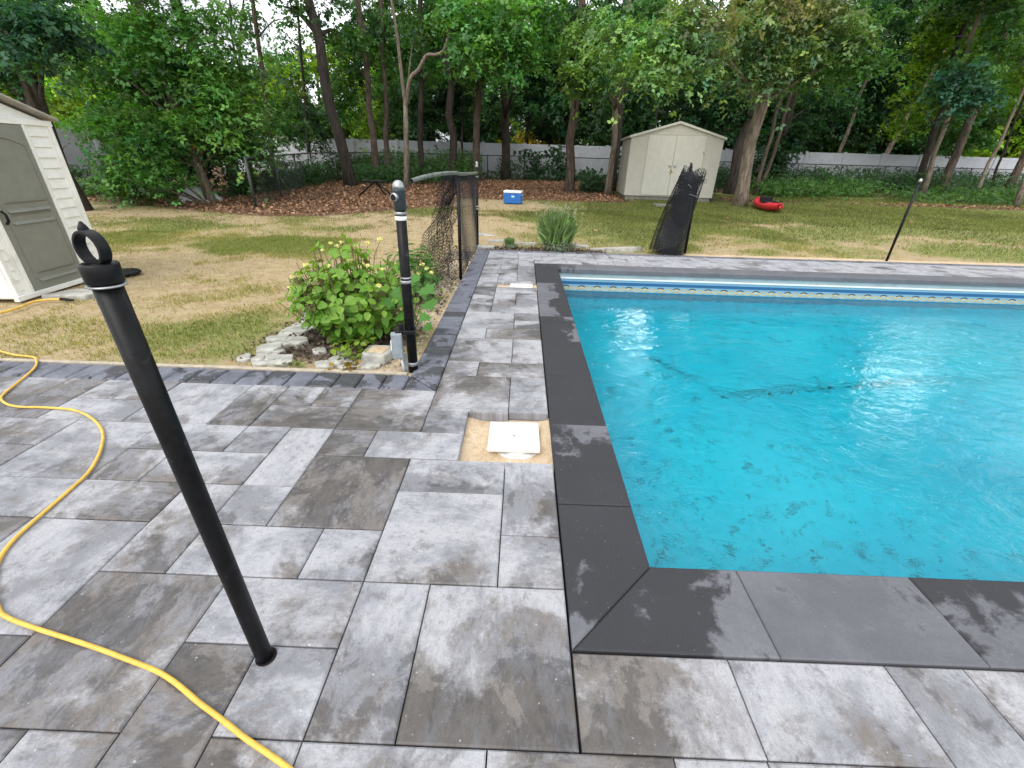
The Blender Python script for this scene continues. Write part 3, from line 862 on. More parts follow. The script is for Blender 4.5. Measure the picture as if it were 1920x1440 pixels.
# ================================================================== THINGS ON THE PATIO
def lerp(a, b, t): return a+(b-a)*t
def smooth_path(pts, k=6):
    pts = [Vector(p) for p in pts]; out = []
    for i in range(len(pts)-1):
        p0, p1, p2, p3 = pts[max(i-1, 0)], pts[i], pts[i+1], pts[min(i+2, len(pts)-1)]
        for j in range(k):
            t = j/k
            out.append(.5*((2*p1)+(p2-p0)*t+(2*p0-5*p1+4*p2-p3)*t*t+(3*p1-p0-3*p2+p3)*t**3))
    out.append(pts[-1]); return out

# ---- tall black gate post with looped cap
pb = on(497, 1233); PXp, PYp = pb.x, pb.y
t = thing('gate_post', 'tall black steel post with looped cap standing in a hole cut in the pavers', 'post', (PXp, PYp, 0))
PR, PH = .0238, 1.212
MB().tube([(PXp+.001, PYp, -.05), (PXp-.006, PYp, .4), (PXp-.013, PYp, .8), (PXp-.021, PYp, PH-.002)], PR, 32).build('pole', M['scuff'], t, smooth=True)
cap = MB().lathe((PXp-.020, PYp, PH-.036), [(PR+.001, 0), (PR+.0056, .001), (PR+.0064, .033), (PR+.0046, .036), (PR-.001, .0365), (PR-.003, .034), (.002, .034)], 32).build('cap', M['blackrub'], t, smooth=True)
MB().lathe((PXp-.020, PYp, PH-.040), [(PR+.001, -.002), (PR+.007, -.0018), (PR+.0081, 0), (PR+.007, .0018), (PR+.001, .0018)], 32).build('clamp_ring', M['galv'], t, smooth=True)
MB().lathe((PXp+.003, PYp+.002, .0025), [(.002, 0), (.0305, 0), (.0305, .0012), (.002, .0012)], 28).build('core_hole', simple('hole_shadow_gap', (.012, .011, .010), .9), t)
loop = MB()
pr = []
LC = Vector((PXp-.020, PYp, PH)); LX = Vector((.97, -.24, 0)).normalized(); LY = Vector((.24, .97, 0)).normalized()
ang = [lerp(-62, 242, k/28) for k in range(29)]
for a in ang:
    q = rad(a); pr.append((math.cos(q)*.0285, .026+math.sin(q)*.029))
pr = [(.026, -.006)] + pr + [(-.026, -.006)]
o_ = len(loop.v)
for k, (lx, lz) in enumerate(pr):
    a = Vector((pr[max(k-1, 0)][0], pr[max(k-1, 0)][1])); b_ = Vector((pr[min(k+1, len(pr)-1)][0], pr[min(k+1, len(pr)-1)][1]))
    tn = (b_-a).normalized(); nr = Vector((tn.y, -tn.x))
    for w, th in ((-.010, -.0028), (.010, -.0028), (.010, .0028), (-.010, .0028)):
        p = LC + LX*(lx+nr.x*th) + Vector((0, 0, lz+nr.y*th)) + LY*w
        loop.v.append(tuple(p))
for k in range(len(pr)-1):
    for j in range(4): loop.f.append((o_+k*4+j, o_+k*4+(j+1) % 4, o_+(k+1)*4+(j+1) % 4, o_+(k+1)*4+j))
loop.build('rail_loop', M['blackrub'], t, bevel=.0012)
MB().lathe(LC+Vector((-.010, .008, .052)), [(.003, 0), (.0075, .003), (.0085, .006), (.006, .012), (.002, .019)], 16).build('finial', M['blackrub'], t, smooth=True)

# ---- yellow hose over the patio
hp = [(-60, 640), (20, 662), (50, 668), (67, 672), (66, 688), (40, 712), (12, 734), (2, 747), (14, 758), (40, 763), (83, 764), (133, 768), (162, 778), (183, 794), (193, 815), (187, 848), (167, 884), (130, 919), (83, 960), (40, 998), (12, 1028), (-4, 1056), (-14, 1095), (-4, 1138), (13, 1157), (67, 1178), (133, 1199), (187, 1217), (240, 1237), (293, 1258), (330, 1281), (373, 1317), (417, 1350), (460, 1384), (500, 1411), (543, 1442), (600, 1490), (660, 1600), (700, 1760), (720, 1980), (700, 2300)]
hw = []
for i, p in enumerate(hp):
    q = on(p[0], p[1], .010)
    if i < 3: q.z = .002 if i < 2 else .012
    hw.append(q)
ho = MB().tube(smooth_path(hw, 7), .0072, 10).build('garden_hose', M['hose'], None, smooth=True, base=hw[10])
tag(ho, 'long yellow hose snaking across the left side of the patio pavers', 'hose')
# second hose in the grass by the shed
h2 = [on(*p, .012) for p in [(-60, 612), (-10, 590), (14, 583), (40, 575), (62, 566), (90, 562), (116, 561)]]
t = thing('yellow_hose', 'short yellow hose end with dark nozzle lying in grass before the white shed', 'hose', h2[4])
MB().tube(smooth_path(h2, 5), .011, 8).build('tube', M['hose'], t, smooth=True)
e1 = on(138, 563, .015)
MB().tube([h2[-1]+Vector((-.01, 0, 0)), h2[-1].lerp(e1, .5), e1], [.016, .016, .008], 10).build('nozzle', M['black'], t, smooth=True)

# ---- skimmer lids
def skimmer(cx, cy, zf, s_, lab, rz):
    t = thing('skimmer', lab, 'skimmer lid', (cx, cy, zf), 'white skimmer lids set in the walkway')
    MB().lathe((cx+.02, cy-.035, zf-.03), [(.100, 0), (.118, 0), (.132, .02), (.136, -zf-.030), (.130, -zf-.026), (.112, -zf-.028), (.105, -zf-.009), (.1, -zf-.006)], 36).build('collar', M['collar'], t, smooth=True)
    lid = MB().box((cx, cy, -.026), (s_, s_*.985, .017), rz).build('lid', M['lidwhite'], t, bevel=.0035)
    MB().cyl((cx, cy-.005, -.0178), .0085, .0025, 16).build('screw', M['galv'], lid)
    return t
skimmer(-.006, 2.092, -.060, .291, 'square white skimmer lid in the sandy pit nearest the viewer', rad(.6))
skimmer(.016, 5.53, -.045, .285, 'square white skimmer lid in the far sandy pit near the pool corner', rad(-1))
# scrap of hair-like fibre and pebbles beside the near lid are part of the sand

# ---- fence post with silver bands and a grey electric box
b0 = on(775, 691); qx, qy = b0.x, b0.y
t = thing('fence_post', 'black fence post with silver bands and grey electric box beside the shrub', 'post', (qx, qy, 0))
MB().tube([(qx, qy, -.06), (qx+.002, qy, .6), (qx+.006, qy, 1.12)], [.036, .034, .033], 28).build('pole', M['scuff'], t, smooth=True)
hx, hz_ = qx+.006, 1.10
MB().lathe((hx, qy, hz_), [(.034, 0), (.0385, .004), (.0385, .105), (.041, .112), (.041, .118), (.038, .122)], 28).build('sleeve', simple('dark_cap_paint', (.035, .045, .05), .45, .2, .3, 20), t, smooth=True)
MB().lathe((hx, qy, hz_+.122), [(.0385, 0), (.037, .018), (.030, .036), (.016, .047), (.002, .05)], 28).build('dome_cap', M['galv'], t, smooth=True)
fd = Vector((-.42, -.9, 0)).normalized(); fc = Vector((hx, qy, hz_+.077))+fd*.030
MB().tube([fc, fc+fd*.018, fc+fd*.026], [.024, .026, .024], 20).build('rail_socket', M['galv'], t, smooth=True)
MB().tube([fc+fd*.0262, fc+fd*.0275], .0185, 20).build('socket_hole', M['blackrub'], t)
for z, h, mt in ((1.040, .026, 'whiteplas'), (1.072, .020, 'galv'), (.640, .022, 'galv'), (.672, .012, 'galv'), (.03, .03, 'galv')):
    MB().lathe((qx+.005*z, qy, z), [(.034, 0), (.0375, .002), (.0375, h-.002), (.034, h)], 28).build('band', M[mt], t, smooth=True)
bd = Vector((-.085, -.055, 0))
bx = MB().box((qx+bd.x, qy+bd.y, .205), (.075, .05, .19), rad(12)).build('junction_box', M['steelbox'], t, bevel=.004)
MB().box((qx+bd.x+.003, qy+bd.y-.028, .205), (.068, .008, .178), rad(12)).build('cover_plate', M['steelbox'], bx, bevel=.002)
MB().box((qx+bd.x-.043, qy+bd.y+.01, .2), (.014, .03, .07), rad(12)).build('knockout', M['whiteplas'], bx, bevel=.003)
MB().tube([(qx+bd.x+.02, qy+bd.y, .12), (qx+bd.x+.03, qy+bd.y, 0), (qx+bd.x+.03, qy+bd.y, -.06)], .011, 12).build('conduit', M['galv'], t, smooth=True)
MB().box((qx-.028, qy-.01, .30), (.14, .09, .03), rad(8)).add(*(lambda m_: (m_.v, m_.f))(MB().box((qx-.052, qy-.03, .335), (.03, .03, .05), rad(20)))).build('strap', M['blackrub'], t, bevel=.006)
MB().box((qx-.045, qy-.045, .04), (.035, .014, .2), rad(10)).build('ground_strap', M['galv'], t, bevel=.002)

# ---- remains of the chain link fence by the walkway
f0, f1 = on(862, 521), on(901, 463)
f0.x = f1.x = -.785
t = thing('chain_link_fence', 'black chain link fence remnant with bent open rail and drooping loose mesh', 'fence', (f0.x, f0.y, 0))
for (p, h) in ((f0, 1.20), (f1, 1.27)):
    po = MB().tube([(p.x, p.y, -.05), (p.x, p.y, h)], .021, 16).build('post', M['black'], t, smooth=True)
    if p is f1:
        MB().lathe((p.x, p.y, h), [(.024, 0), (.026, .02), (.018, .045), (.022, .06), (.017, .08), (.001, .09)], 14).build('post_cap', M['galv'], po, smooth=True)
        for z in (1.12, .66, .62):
            MB().lathe((p.x, p.y, z), [(.021, 0), (.0245, .003), (.0245, .02), (.021, .023)], 14).build('band', M['galv'], po, smooth=True)
rp = [f1+Vector((0, 0, 1.19)), f1.lerp(f0, .35)+Vector((.0, 0, 1.20)), f0+Vector((0, .25, 1.225)), f0+Vector((-.02, -.15, 1.245)), f0+Vector((-.10, -.60, 1.245)), f0+Vector((-.20, -.95, 1.225)), f0+Vector((-.28, -1.18, 1.195))]
rp = smooth_path(rp, 6)
rl = MB().tube(rp, .021, 16, caps=False).build('top_rail', M['mossy'], t, smooth=True)
dv = (rp[-1]-rp[-2]).normalized()
MB().tube([rp[-1]-dv*.012, rp[-1]-dv*.010], .0195, 16).build('rail_mouth', M['blackrub'], rl)
MB().tube([rp[-1]-dv*.004, rp[-1]+dv*.0015], .0225, 16, caps=False).build('rail_end', M['galv'], rl, smooth=True)
def wire_sheet(mb, fn, nu, nv, r_, step=6, n=3):
    """diamond mesh: two families of diagonals over the unit square mapped by fn"""
    for k in range(-nv, nu+1):
        for s_ in (1, -1):
            pts = []
            for j in range(nv*step+1):
                v = j/step
                u = k+v if s_ > 0 else k+nv-v
                if 0 <= u <= nu: pts.append(fn(u/nu, v/nv))
            if len(pts) > 1:
                mb.tube(pts, r_, n, caps=False)
pm = MB()
wire_sheet(pm, lambda u, v: f0.lerp(f1, u)+Vector((.012*math.sin(u*9+v*4), 0, lerp(.0, 1.2, v))), 44, 24, .0017, step=1)
pm.build('wire_mesh', M['wire'], t)
lm = MB()
lt0, lt1 = Vector((-.965, 5.72, 1.23)), Vector((-.80, 5.80, 1.21))
lb0, lb1 = Vector((-1.50, 5.62, .02)), Vector((-.88, 5.72, .0))
_ph = [(random.uniform(0, 6), random.uniform(0, 6), random.uniform(.012, .034)) for _ in range(6)]
def droop(u, v, off=0):
    v_ = 1-v
    t_ = lt0.lerp(lt1, u); b_ = lb0.lerp(lb1, u)
    p = t_.lerp(b_, v_**1.0)
    bow = math.sin(math.pi*v_)*.05*(1-2*u)
    w = sum(a*math.sin((3+i*2.3)*u*math.pi+f+v_*2.2*(i+1)+off) for i, (f, g_, a) in enumerate(_ph))
    w2 = sum(a*math.cos((2+i*1.7)*v_*math.pi+g_+u*4+off*1.7) for i, (f, g_, a) in enumerate(_ph))
    return p + Vector((bow + w2*.42*(.35+v_), w*1.7*(.4+.6*v_), w*.25))
wire_sheet(lm, droop, 15, 30, .0030, step=3)
wire_sheet(lm, lambda u, v: droop(.12+u*.8, .12+v*.88, 2.4)+Vector((.05, .06, 0)), 12, 24, .0028, step=3)
lm.build('loose_mesh', M['wire'], t)

# ---- rolled up mesh leaning on its stake at the edge of the far paving
r0 = on(1247, 474); r1 = at(1297, 330, r0.y+.02)
t = thing('mesh_roll', 'upright bundle of rolled black chain link mesh with ragged top beside the far paving', 'mesh roll', (r0.x, r0.y, 0))
ro = MB()
axd = (r1-r0)
sd_ = Vector((0, 1, 0)).cross(axd).normalized(); fdv = Vector((0, 1, 0))
def roll(rr_, h0, h1, ph, skew=0):
    def fn(u, v):
        a = 2*math.pi*u+ph
        w = 1+.10*math.sin(3*a+v*5+ph)
        fl = lerp(1.24, .80, v)
        vv = lerp(h0, h1, v) + .05*math.sin(a*2+ph)*(v > .9)
        return r0 + axd*vv + sd_*(math.cos(a)*rr_*w*fl*1.08) + fdv*(math.sin(a)*rr_*w*fl) + Vector((skew*v, 0, 0))
    return fn
for k, rr_ in enumerate((.06, .10, .14, .18, .215)):
    wire_sheet(ro, roll(rr_, 0, 1.02+.05*math.sin(k*2.1), k*.9), max(8, int(rr_*115)), 30, .0041, step=2)
ro.build('wire_mesh', M['wire'], t)
tp_ = MB()
pk = at(1298, 306, r0.y); pk0 = at(1268, 400, r0.y)
for k in range(26):
    a = random.uniform(-1, 1); q = pk0+Vector((a*.075, random.uniform(-.08, .08), random.uniform(-.1, .1)))
    tp_.tube([q, q.lerp(pk, .55)+Vector((random.gauss(0, .02), random.gauss(0, .02), 0)), pk+Vector((random.gauss(0, .018), random.gauss(0, .02), random.uniform(-.12, .03)))], .0042, 4)
for k in range(20):
    a = random.uniform(-1, 1)
    q = r1+sd_*(a*.2)+Vector((0, random.uniform(-.15, .1), -.06+random.uniform(-.03, .02)))
    rr_ = random.uniform(.02, .045)
    tp_.tube([q+Vector((math.cos(w)*rr_, 0, math.sin(w)*rr_*1.4+rr_)) for w in np.linspace(-1.9, 4.3, 9)], .0036, 4)
tp_.build('frayed_end', M['wire'], t)
for c_ in range(2):
    w0 = at(1293, 364, r0.y-.26); w1 = at(1316, 375, r0.y-.2)
    if c_: w0, w1 = at(1290, 346, r0.y-.27), at(1296, 353, r0.y-.27)
    MB().tube([w0, w0.lerp(w1, .5)+Vector((0, -.01, .01)), w1], .0035, 5).build('wire_tie', M['galv'], t)
st = on(1284, 475); se = at(1309, 335, st.y)
MB().tube([st, se], .022, 14).build('stake', M['black'], t, smooth=True)

# ---- lone thin post by the far paving, right
q = on(1663, 487); q2 = at(1726, 338, q.y)
t = thing('thin_post', 'lone thin black fence post at the sandy edge of the far paving', 'post', q)
MB().tube([q+Vector((0, 0, -.05)), q2], .021, 14).build('pole', M['black'], t, smooth=True)
MB().lathe(q2, [(.023, -.03), (.026, -.025), (.026, .0), (.018, .02), (.002, .03)], 14).build('cap', M['galv'], t, smooth=True)

# ================================================================== SHEDS, FENCES
# ---- white resin shed at the left
A = on(30, 566); B = on(203, 513)
A.z = B.z = 0
e = (B-A).normalized(); nn = Vector((e.y, -e.x, 0))          # nn points to the viewer's side
if nn.dot(Vector((0, -1, 0))) < 0 and nn.x < 0: nn = -nn
SW = (B-A).length; DEP = 1.3
t = thing('garden_shed', 'white plastic shed with olive panelled door standing at the left of the lawn', 'shed', A.lerp(B, .5))
def SP(s_, z, d=0.0): return A+e*s_+nn*d+Vector((0, 0, z))
Mr = Matrix((e, -nn, Vector((0, 0, 1)))).transposed()
def sbox(mb, s0, s1, z0, z1, d0, d1): return mb.box(SP((s0+s1)/2, (z0+z1)/2, (d0+d1)/2), (s1-s0, abs(d1-d0), z1-z0), rot=Mr)
EZ, RZ = 1.63, 1.85
w_ = MB()
fr = [(0, .02), (SW, .02), (SW, EZ), (SW/2, RZ-.03), (0, EZ)]
vs_ = [SP(s_, z, 0) for s_, z in fr]+[SP(s_, z, -DEP) for s_, z in fr]
w_.add(vs_, [tuple(range(5)), tuple(range(9, 4, -1))]+[(i, 5+i, 5+(i+1) % 5, (i+1) % 5) for i in range(5)])
w_.build('wall', M['shedwhite'], t, bevel=.02)
roof = MB()
for s0, z0, s1, z1 in ((SW/2, RZ, SW+.05, EZ+.005), (SW/2, RZ, -.05, EZ+.005)):
    dr = Vector((s1-s0, 0, z1-z0)).normalized()
    a_ = [SP(s0, z0, .09), SP(s1, z1, .09), SP(s1, z1, -DEP-.08), SP(s0, z0, -DEP-.08)]
    b_ = [p+Vector((0, 0, .032)) for p in a_]
    roof.add(a_+b_, [(0, 1, 2, 3), (7, 6, 5, 4), (0, 4, 5, 1), (1, 5, 6, 2), (2, 6, 7, 3), (3, 7, 4, 0)])
roof.build('roof', M['shedroof'], t, bevel=.012)
D0, D1, DZ = .205, .815, 1.585
sd_in = .0
dr_ = MB(); sbox(dr_, D0, D1+.03, .035, DZ, .004, .030); door = dr_.build('door', M['shedolive'], t, bevel=.004)
pn = MB()
def ridge(s0, s1, z, h):
    q_ = [SP(s0+.02, z-h, .030), SP(s1-.02, z-h, .030), SP(s1, z+.001, .031), SP(s0, z+.001, .031), SP(s0+.02, z-h, .048), SP(s1-.02, z-h, .048)]
    pn.add(q_, [(4, 5, 2, 3), (0, 1, 5, 4), (0, 4, 3), (1, 2, 5)])
for z in (.83, .72, .16):
    ridge(D0+.09, D1-.03, z, .028); ridge(D0+.10, D1-.04, z+.05, -.02)
for s_ in (D0+.07, D1-.02):
    sbox(pn, s_-.006, s_+.006, .16, .70, .030, .038); sbox(pn, s_-.006, s_+.006, .84, 1.42, .030, .038)
ar = [(D0+.08+(D1-D0-.1)*k/12, 1.40+.07*math.sin(math.pi*k/12)) for k in range(13)]
pn.tube([SP(s_, z, .032) for s_, z in ar], .010, 6)
pn.build('moulding', M['shedolive'], door, bevel=.003)
MB().tube([SP(D0+.02, .71, .05), SP(D0+.025, .74, .075), SP(D0+.025, .80, .075), SP(D0+.02, .83, .05)], .012, 8).build('handle', M['blackrub'], door, smooth=True)
jb = MB()
for s0, s1 in ((.012, D0-.006), (D1+.036, SW-.012)):
    sbox(jb, s0, s0+.028, .05, EZ-.03, .0, .034); sbox(jb, s1-.04, s1, .05, EZ-.03, .0, .034)
    sbox(jb, s0+.028, s1-.04, .05, EZ-.03, .0, .012)
    k = 0; z = .13
    while z < EZ-.06:
        c0, c1 = s0+.06, s1-.075
        q_ = [SP(c0, z-.045, .012), SP(c1, z-.045, .012), SP(c1, z+.045, .013), SP(c0, z+.045, .013), SP(c0+.01, z-.040, .026), SP(c1-.008, z-.040, .026)]
        jb.add(q_, [(4, 5, 2, 3), (0, 1, 5, 4), (0, 4, 3), (1, 2, 5)])
        z += .1; k += 1
sbox(jb, .0, SW, DZ+.004, DZ+.055, .0, .038)
sbox(jb, -.01, SW+.01, .0, .05, .0, .045)
jb.build('corner_trim', M['shedwhite'], t, bevel=.004)
# small things near it
q = on(236, 513)
o = MB().lathe((q.x, q.y, -.01), [(.10, 0), (.155, .01), (.165, .03), (.14, .05), (.03, .055)], 24).build('rubber_disc', M['blackrub'], None, smooth=True, base=(q.x, q.y, 0))
tag(o, 'flat black rubber disc lying on the grass by the white shed corner', 'disc')
q = on(142, 553)
o = MB().prism([(q.x-.23, q.y-.14), (q.x+.2, q.y-.1), (q.x+.24, q.y+.13), (q.x-.12, q.y+.16)], -.03, .03).build('stone_slab', M['stone'], None, bevel=.012, base=(q.x, q.y, 0))
tag(o, 'flat grey stone slab lying before the white shed door', 'stone')

# ---- beige steel shed under the trees
A2 = ter(1169, 373); B2 = ter(1331, 379)
B2.z = A2.z = A2.z+.0
e = (B2-A2).normalized(); nn = Vector((e.y, -e.x, 0))
A = A2; SW = 3.16; DEP = 2.5
Mr = Matrix((e, -nn, Vector((0, 0, 1)))).transposed()
t = thing('steel_shed', 'beige gabled shed with closed double doors standing under the trees', 'shed', A+e*SW/2)
HZ, GZ_ = 2.06, 2.50
w_ = MB()
fr = [(0, .13), (SW, .13), (SW, HZ), (SW/2, GZ_-.06), (0, HZ)]
vs_ = [SP(s_, z, 0) for s_, z in fr]+[SP(s_, z, -DEP) for s_, z in fr]
w_.add(vs_, [tuple(range(5)), tuple(range(9, 4, -1))]+[(i, 5+i, 5+(i+1) % 5, (i+1) % 5) for i in range(5)])
w_.build('wall', M['beige'], t)
b_ = MB(); sbox(b_, .06, SW-.06, -.12, .128, -.05, -DEP+.05); b_.build('foundation', M['block'], t)
roof = MB()
for s0, z0, s1, z1 in ((SW/2, GZ_, SW+.07, HZ-.02), (SW/2, GZ_, -.07, HZ-.02)):
    a_ = [SP(s0, z0-.06, .06), SP(s1, z1-.06, .06), SP(s1, z1-.06, -DEP-.08), SP(s0, z0-.06, -DEP-.08)]
    b2 = [p+Vector((0, 0, .075)) for p in a_]
    roof.add(a_+b2, [(0, 1, 2, 3), (7, 6, 5, 4), (0, 4, 5, 1), (1, 5, 6, 2), (2, 6, 7, 3), (3, 7, 4, 0)])
roof.build('roof', M['beigetrim'], t, bevel=.008)
for s0, s1, hs_ in ((.60, 1.548, 1), (1.558, 2.56, -1)):
    d_ = MB(); sbox(d_, s0, s1, .17, 2.09, .003, .03); dd = d_.build('door', M['beigetrim'], t, bevel=.006)
    for z0, z1 in ((.36, 1.0), (1.18, 1.82)):
        for k in (0, 1):
            pn = MB()
            a0 = s0+.12+k*(s1-s0-.16)/2; a1 = a0+(s1-s0-.16)/2-.10
            sbox(pn, a0, a1, z0, z1, .029, .034)
            pn.build('door_panel', M['beigetrim'], dd, bevel=.004)
    hs0 = s1-.13 if hs_ > 0 else s0+.04
    h_ = MB(); sbox(h_, hs0, hs0+.1, 1.12, 1.155, .03, .07); h_.build('handle', M['galv'], dd, bevel=.008)
fm = MB(); sbox(fm, .575, .598, .15, 2.10, .003, .022); sbox(fm, 2.562, 2.585, .15, 2.10, .003, .022); sbox(fm, .575, 2.585, 2.10, 2.125, .003, .022)
fm.build('door_frame', M['beige'], t, bevel=.003)
q = ter(1243, 387)
o = MB().box((q.x, q.y, q.z+.03), (.62, .28, .09), rad(3)).build('step_stone', M['block'], None, bevel=.02, base=q)
tag(o, 'low flat block lying in grass before the beige shed doors', 'block')

# ---- white vinyl fence round the wood edge
t = thing('privacy_fence', 'long white vinyl panel fence running along the wood behind the beige shed', 'fence', (0, 28.1, gz(28.1)))
line = [(-17.2, 9.0), (-16.6, 26.4), (0, 28.1), (33, 30.4)]
def fence_run(p, q, root, h=1.76, panel=2.4):
    p, q = Vector(p), Vector(q); L_ = (q-p).length; k = max(1, round(L_/panel)); dr = (q-p)/L_
    ang_ = math.atan2(dr.y, dr.x)
    for i in range(k+1):
        a = p.lerp(q, i/k)
        z = gz(a.y)
        MB().box((a.x, a.y, z+h/2), (.13, .13, h+.06), ang_).add(*(lambda m_: (m_.v, m_.f))(MB().box((a.x, a.y, z+h+.05), (.16, .16, .04), ang_))).build('post', M['fence'], root, bevel=.008)
        if i < k:
            b_ = p.lerp(q, (i+1)/k); c = (a+b_)/2; z = gz(c.y); w = L_/k-.14
            mb = MB()
            mb.box((c.x, c.y, z+h/2+.02), (w, .035, h-.10), ang_)
            mb.box((c.x, c.y, z+h-.05), (w, .06, .14), ang_); mb.box((c.x, c.y, z+.10), (w, .06, .14), ang_)
            n_ = 9
            for j in range(1, n_):
                s_ = -w/2+w*j/n_
                mb.box((c.x+dr.x*s_, c.y+dr.y*s_, z+h/2), (.012, .042, h-.32), ang_)
            mb.build('panel', M['fence'], root)
fence_run(line[1], line[2], t); fence_run(line[2], line[3], t)
t = thing('side_fence', 'white vinyl panel fence running towards the viewer behind the white shed', 'fence', (-16.9, 18, gz(18)))
fence_run(line[0], (-16.65, 24.0), t)

# ---- old chain link fence in front of it
pA, pB = ter(480, 388), Vector((-9.6, 24.6, 0))
t = thing('wire_fence', 'rusty grey chain link fence in the brush before the white panel fence', 'fence', (pA.x, pA.y, pA.z))
CL = [(pA.x, pA.y), (-8.9, 20.0), (-8.3, 26.3), (0, 27.6), (32, 29.9)]
posts = [(CL[0], CL[1], 3), (CL[1], CL[2], 3), (CL[2], CL[3], 4), (CL[3], CL[4], 12)]
cm = MB()
HC = 1.17
for (p, q, k) in posts:
    p, q = Vector(p), Vector(q)
    zp, zq = gz(p.y), gz(q.y)
    MB().tube([(p.x, p.y, zp+HC), (q.x, q.y, zq+HC)], .024, 8).build('top_rail', M['greywire'], t, smooth=True)
    for i in range(k):
        a = p.lerp(q, i/k)
        MB().tube([(a.x, a.y, gz(a.y)-.05), (a.x, a.y, gz(a.y)+HC+.03)], .032 if i else .038, 8).build('post', M['galv'] if p.x < -8.5 else M['greywire'], t, smooth=True)
    L_ = (q-p).length; nu = int(L_/.11); nv = 11
    for kk in range(-nv, nu+1):
        for s_ in (1, -1):
            u0, u1, v0, v1 = kk, kk+nv, 0, 1
            if s_ < 0: u0, u1 = u1, u0
            def cl(u, v): 
                a = p.lerp(q, min(max(u/nu, 0), 1)); return (a.x, a.y, gz(a.y)+v*HC)
            if min(u0, u1) < 0 or max(u0, u1) > nu: continue
            cm.tube([cl(u0, v0), cl(u1, v1)], .0022, 3, caps=False)
cm.build('wire_mesh', M['greywire'], t)

# ================================================================== SMALL THINGS ON THE LAWN
# ---- cooler
q = ter(962, 381); cw, cd, ch, rz = .56, .36, .40, rad(-9)
t = thing('cooler', 'blue cooler with white lid sitting on the bare patch of lawn', 'cooler', q)
MB().box((q.x, q.y, q.z+.155), (cw, cd, .31), rz).build('body', M['blue'], t, bevel=.02, segs=3)
MB().box((q.x, q.y, q.z+.345), (cw+.02, cd+.02, .066), rz).build('lid', M['whiteplas'], t, bevel=.018, segs=3)
cf = Matrix.Rotation(rz, 3, 'Z')
def cq(x_, y_, z_): return q + cf @ Vector((x_, y_, z_))
bg_ = MB(); o_ = []
for k in range(20):
    a = 2*math.pi*k/20; o_.append(cq(.02+.055*math.cos(a), -cd/2-.004, .21+.028*math.sin(a)))
bg_.add(o_+[p+cf @ Vector((0, .006, 0)) for p in o_], [tuple(range(20))]+[(i, 20+i, 20+(i+1) % 20, (i+1) % 20) for i in range(20)])
bg_.build('badge', M['bluelight'], t)
for sx in (-1, 1):
    MB().box(cq(sx*(cw/2+.012), 0, .25), (.03, .15, .05), rz).build('handle', M['bluelight'], t, bevel=.01)
MB().box(cq(0, -cd/2-.004, .115), (cw-.06, .008, .012), rz).build('rib', M['blue'], t, bevel=.003)

# ---- red kayak
k0, k1 = ter(1459, 402), ter(1416, 384)
kd = (k1-k0); kd.z = 0; KL = 2.6; kd.normalize(); ks = Vector((kd.y, -kd.x, 0))
t = thing('kayak', 'red kayak with black seat lying on the grass beside a pale trunk', 'kayak', k0)
hull = MB(); NSEC = 22; NP = 16
for i in range(NSEC+1):
    u = i/NSEC
    w = .37*max(.03, math.sin(math.pi*min(max(u*.97+.015, 0), 1)))**.8
    kz = .11*(abs(2*u-1)**3)
    for j in range(NP):
        a = 2*math.pi*j/NP
        cx_, cz_ = math.cos(a), math.sin(a)
        up = .30+kz*.8 if cz_ > 0 else 0
        tz = max(.12, math.sin(math.pi*min(max(u*.97+.015, 0), 1)))**.45
        z = .17+kz*.6 + (cz_*.13*tz if cz_ > 0 else cz_*.17*tz)
        dip = -.13*math.exp(-((u-.55)/.24)**4)*max(0, cz_)**.5*(1 if abs(cx_) < .75 else 0)
        p = k0+kd*(u*KL)+ks*(w*(abs(cx_)**.7)*math.copysign(1, cx_))+Vector((0, 0, z+dip+gz(k0.y+kd.y*u*KL)-k0.z))
        hull.v.append(tuple(p))
for i in range(NSEC):
    for j in range(NP):
        hull.f.append((i*NP+j, i*NP+(j+1) % NP, (i+1)*NP+(j+1) % NP, (i+1)*NP+j))
hull.f.append(tuple(range(NP))); hull.f.append(tuple(NSEC*NP+j for j in reversed(range(NP))))
hull.build('hull', M['red'], t, smooth=True)
def kp(u, s_, z): return k0+kd*(u*KL)+ks*s_+Vector((0, 0, z+gz(k0.y+kd.y*u*KL)-k0.z))
MB().box(kp(.5, 0, .23), (.42, .45, .06), math.atan2(kd.y, kd.x)-math.pi/2).build('seat', M['blackrub'], t, bevel=.025)
MB().box(kp(.62, 0, .29), (.40, .06, .16), math.atan2(kd.y, kd.x)-math.pi/2).build('backrest', M['blackrub'], t, bevel=.025)
MB().cyl(kp(.2, 0, .285), .1, .02, 18).build('hatch', M['blackrub'], t, bevel=.006)
MB().tube([kp(.02, -.05, .34), kp(.0, 0, .37), kp(.02, .05, .34)], .012, 8).build('handle', M['blackrub'], t, smooth=True)

# ---- white sheet under the leaning tree
q = ter(368, 376)
n = 26
gx_, gy_ = np.meshgrid(np.linspace(-1, 1, n), np.linspace(-1, 1, n))
hh = (.42*np.exp(-(gx_*1.1)**2-(gy_*1.2)**2)+.16*(fbm(gx_*1.0+20, gy_+20, 2.4, 4, 8)-.45))*(1-np.maximum(np.abs(gx_), np.abs(gy_))**4)
V = np.stack([q.x+gx_*.62, q.y+gy_*.5+.2, q.z-.04+np.maximum(hh, -.02)], -1).reshape(-1, 3)
ii = np.arange(n*n).reshape(n, n)
tarp = thing('white_tarp', 'crumpled white sheet heaped under the low branches of the leafy maple', 'tarp', (q.x, q.y, q.z))
np_mesh('sheet', V, np.stack([ii[:-1, :-1], ii[:-1, 1:], ii[1:, 1:], ii[1:, :-1]], -1).reshape(-1, 4), M['tarp'], tarp, smooth=True)

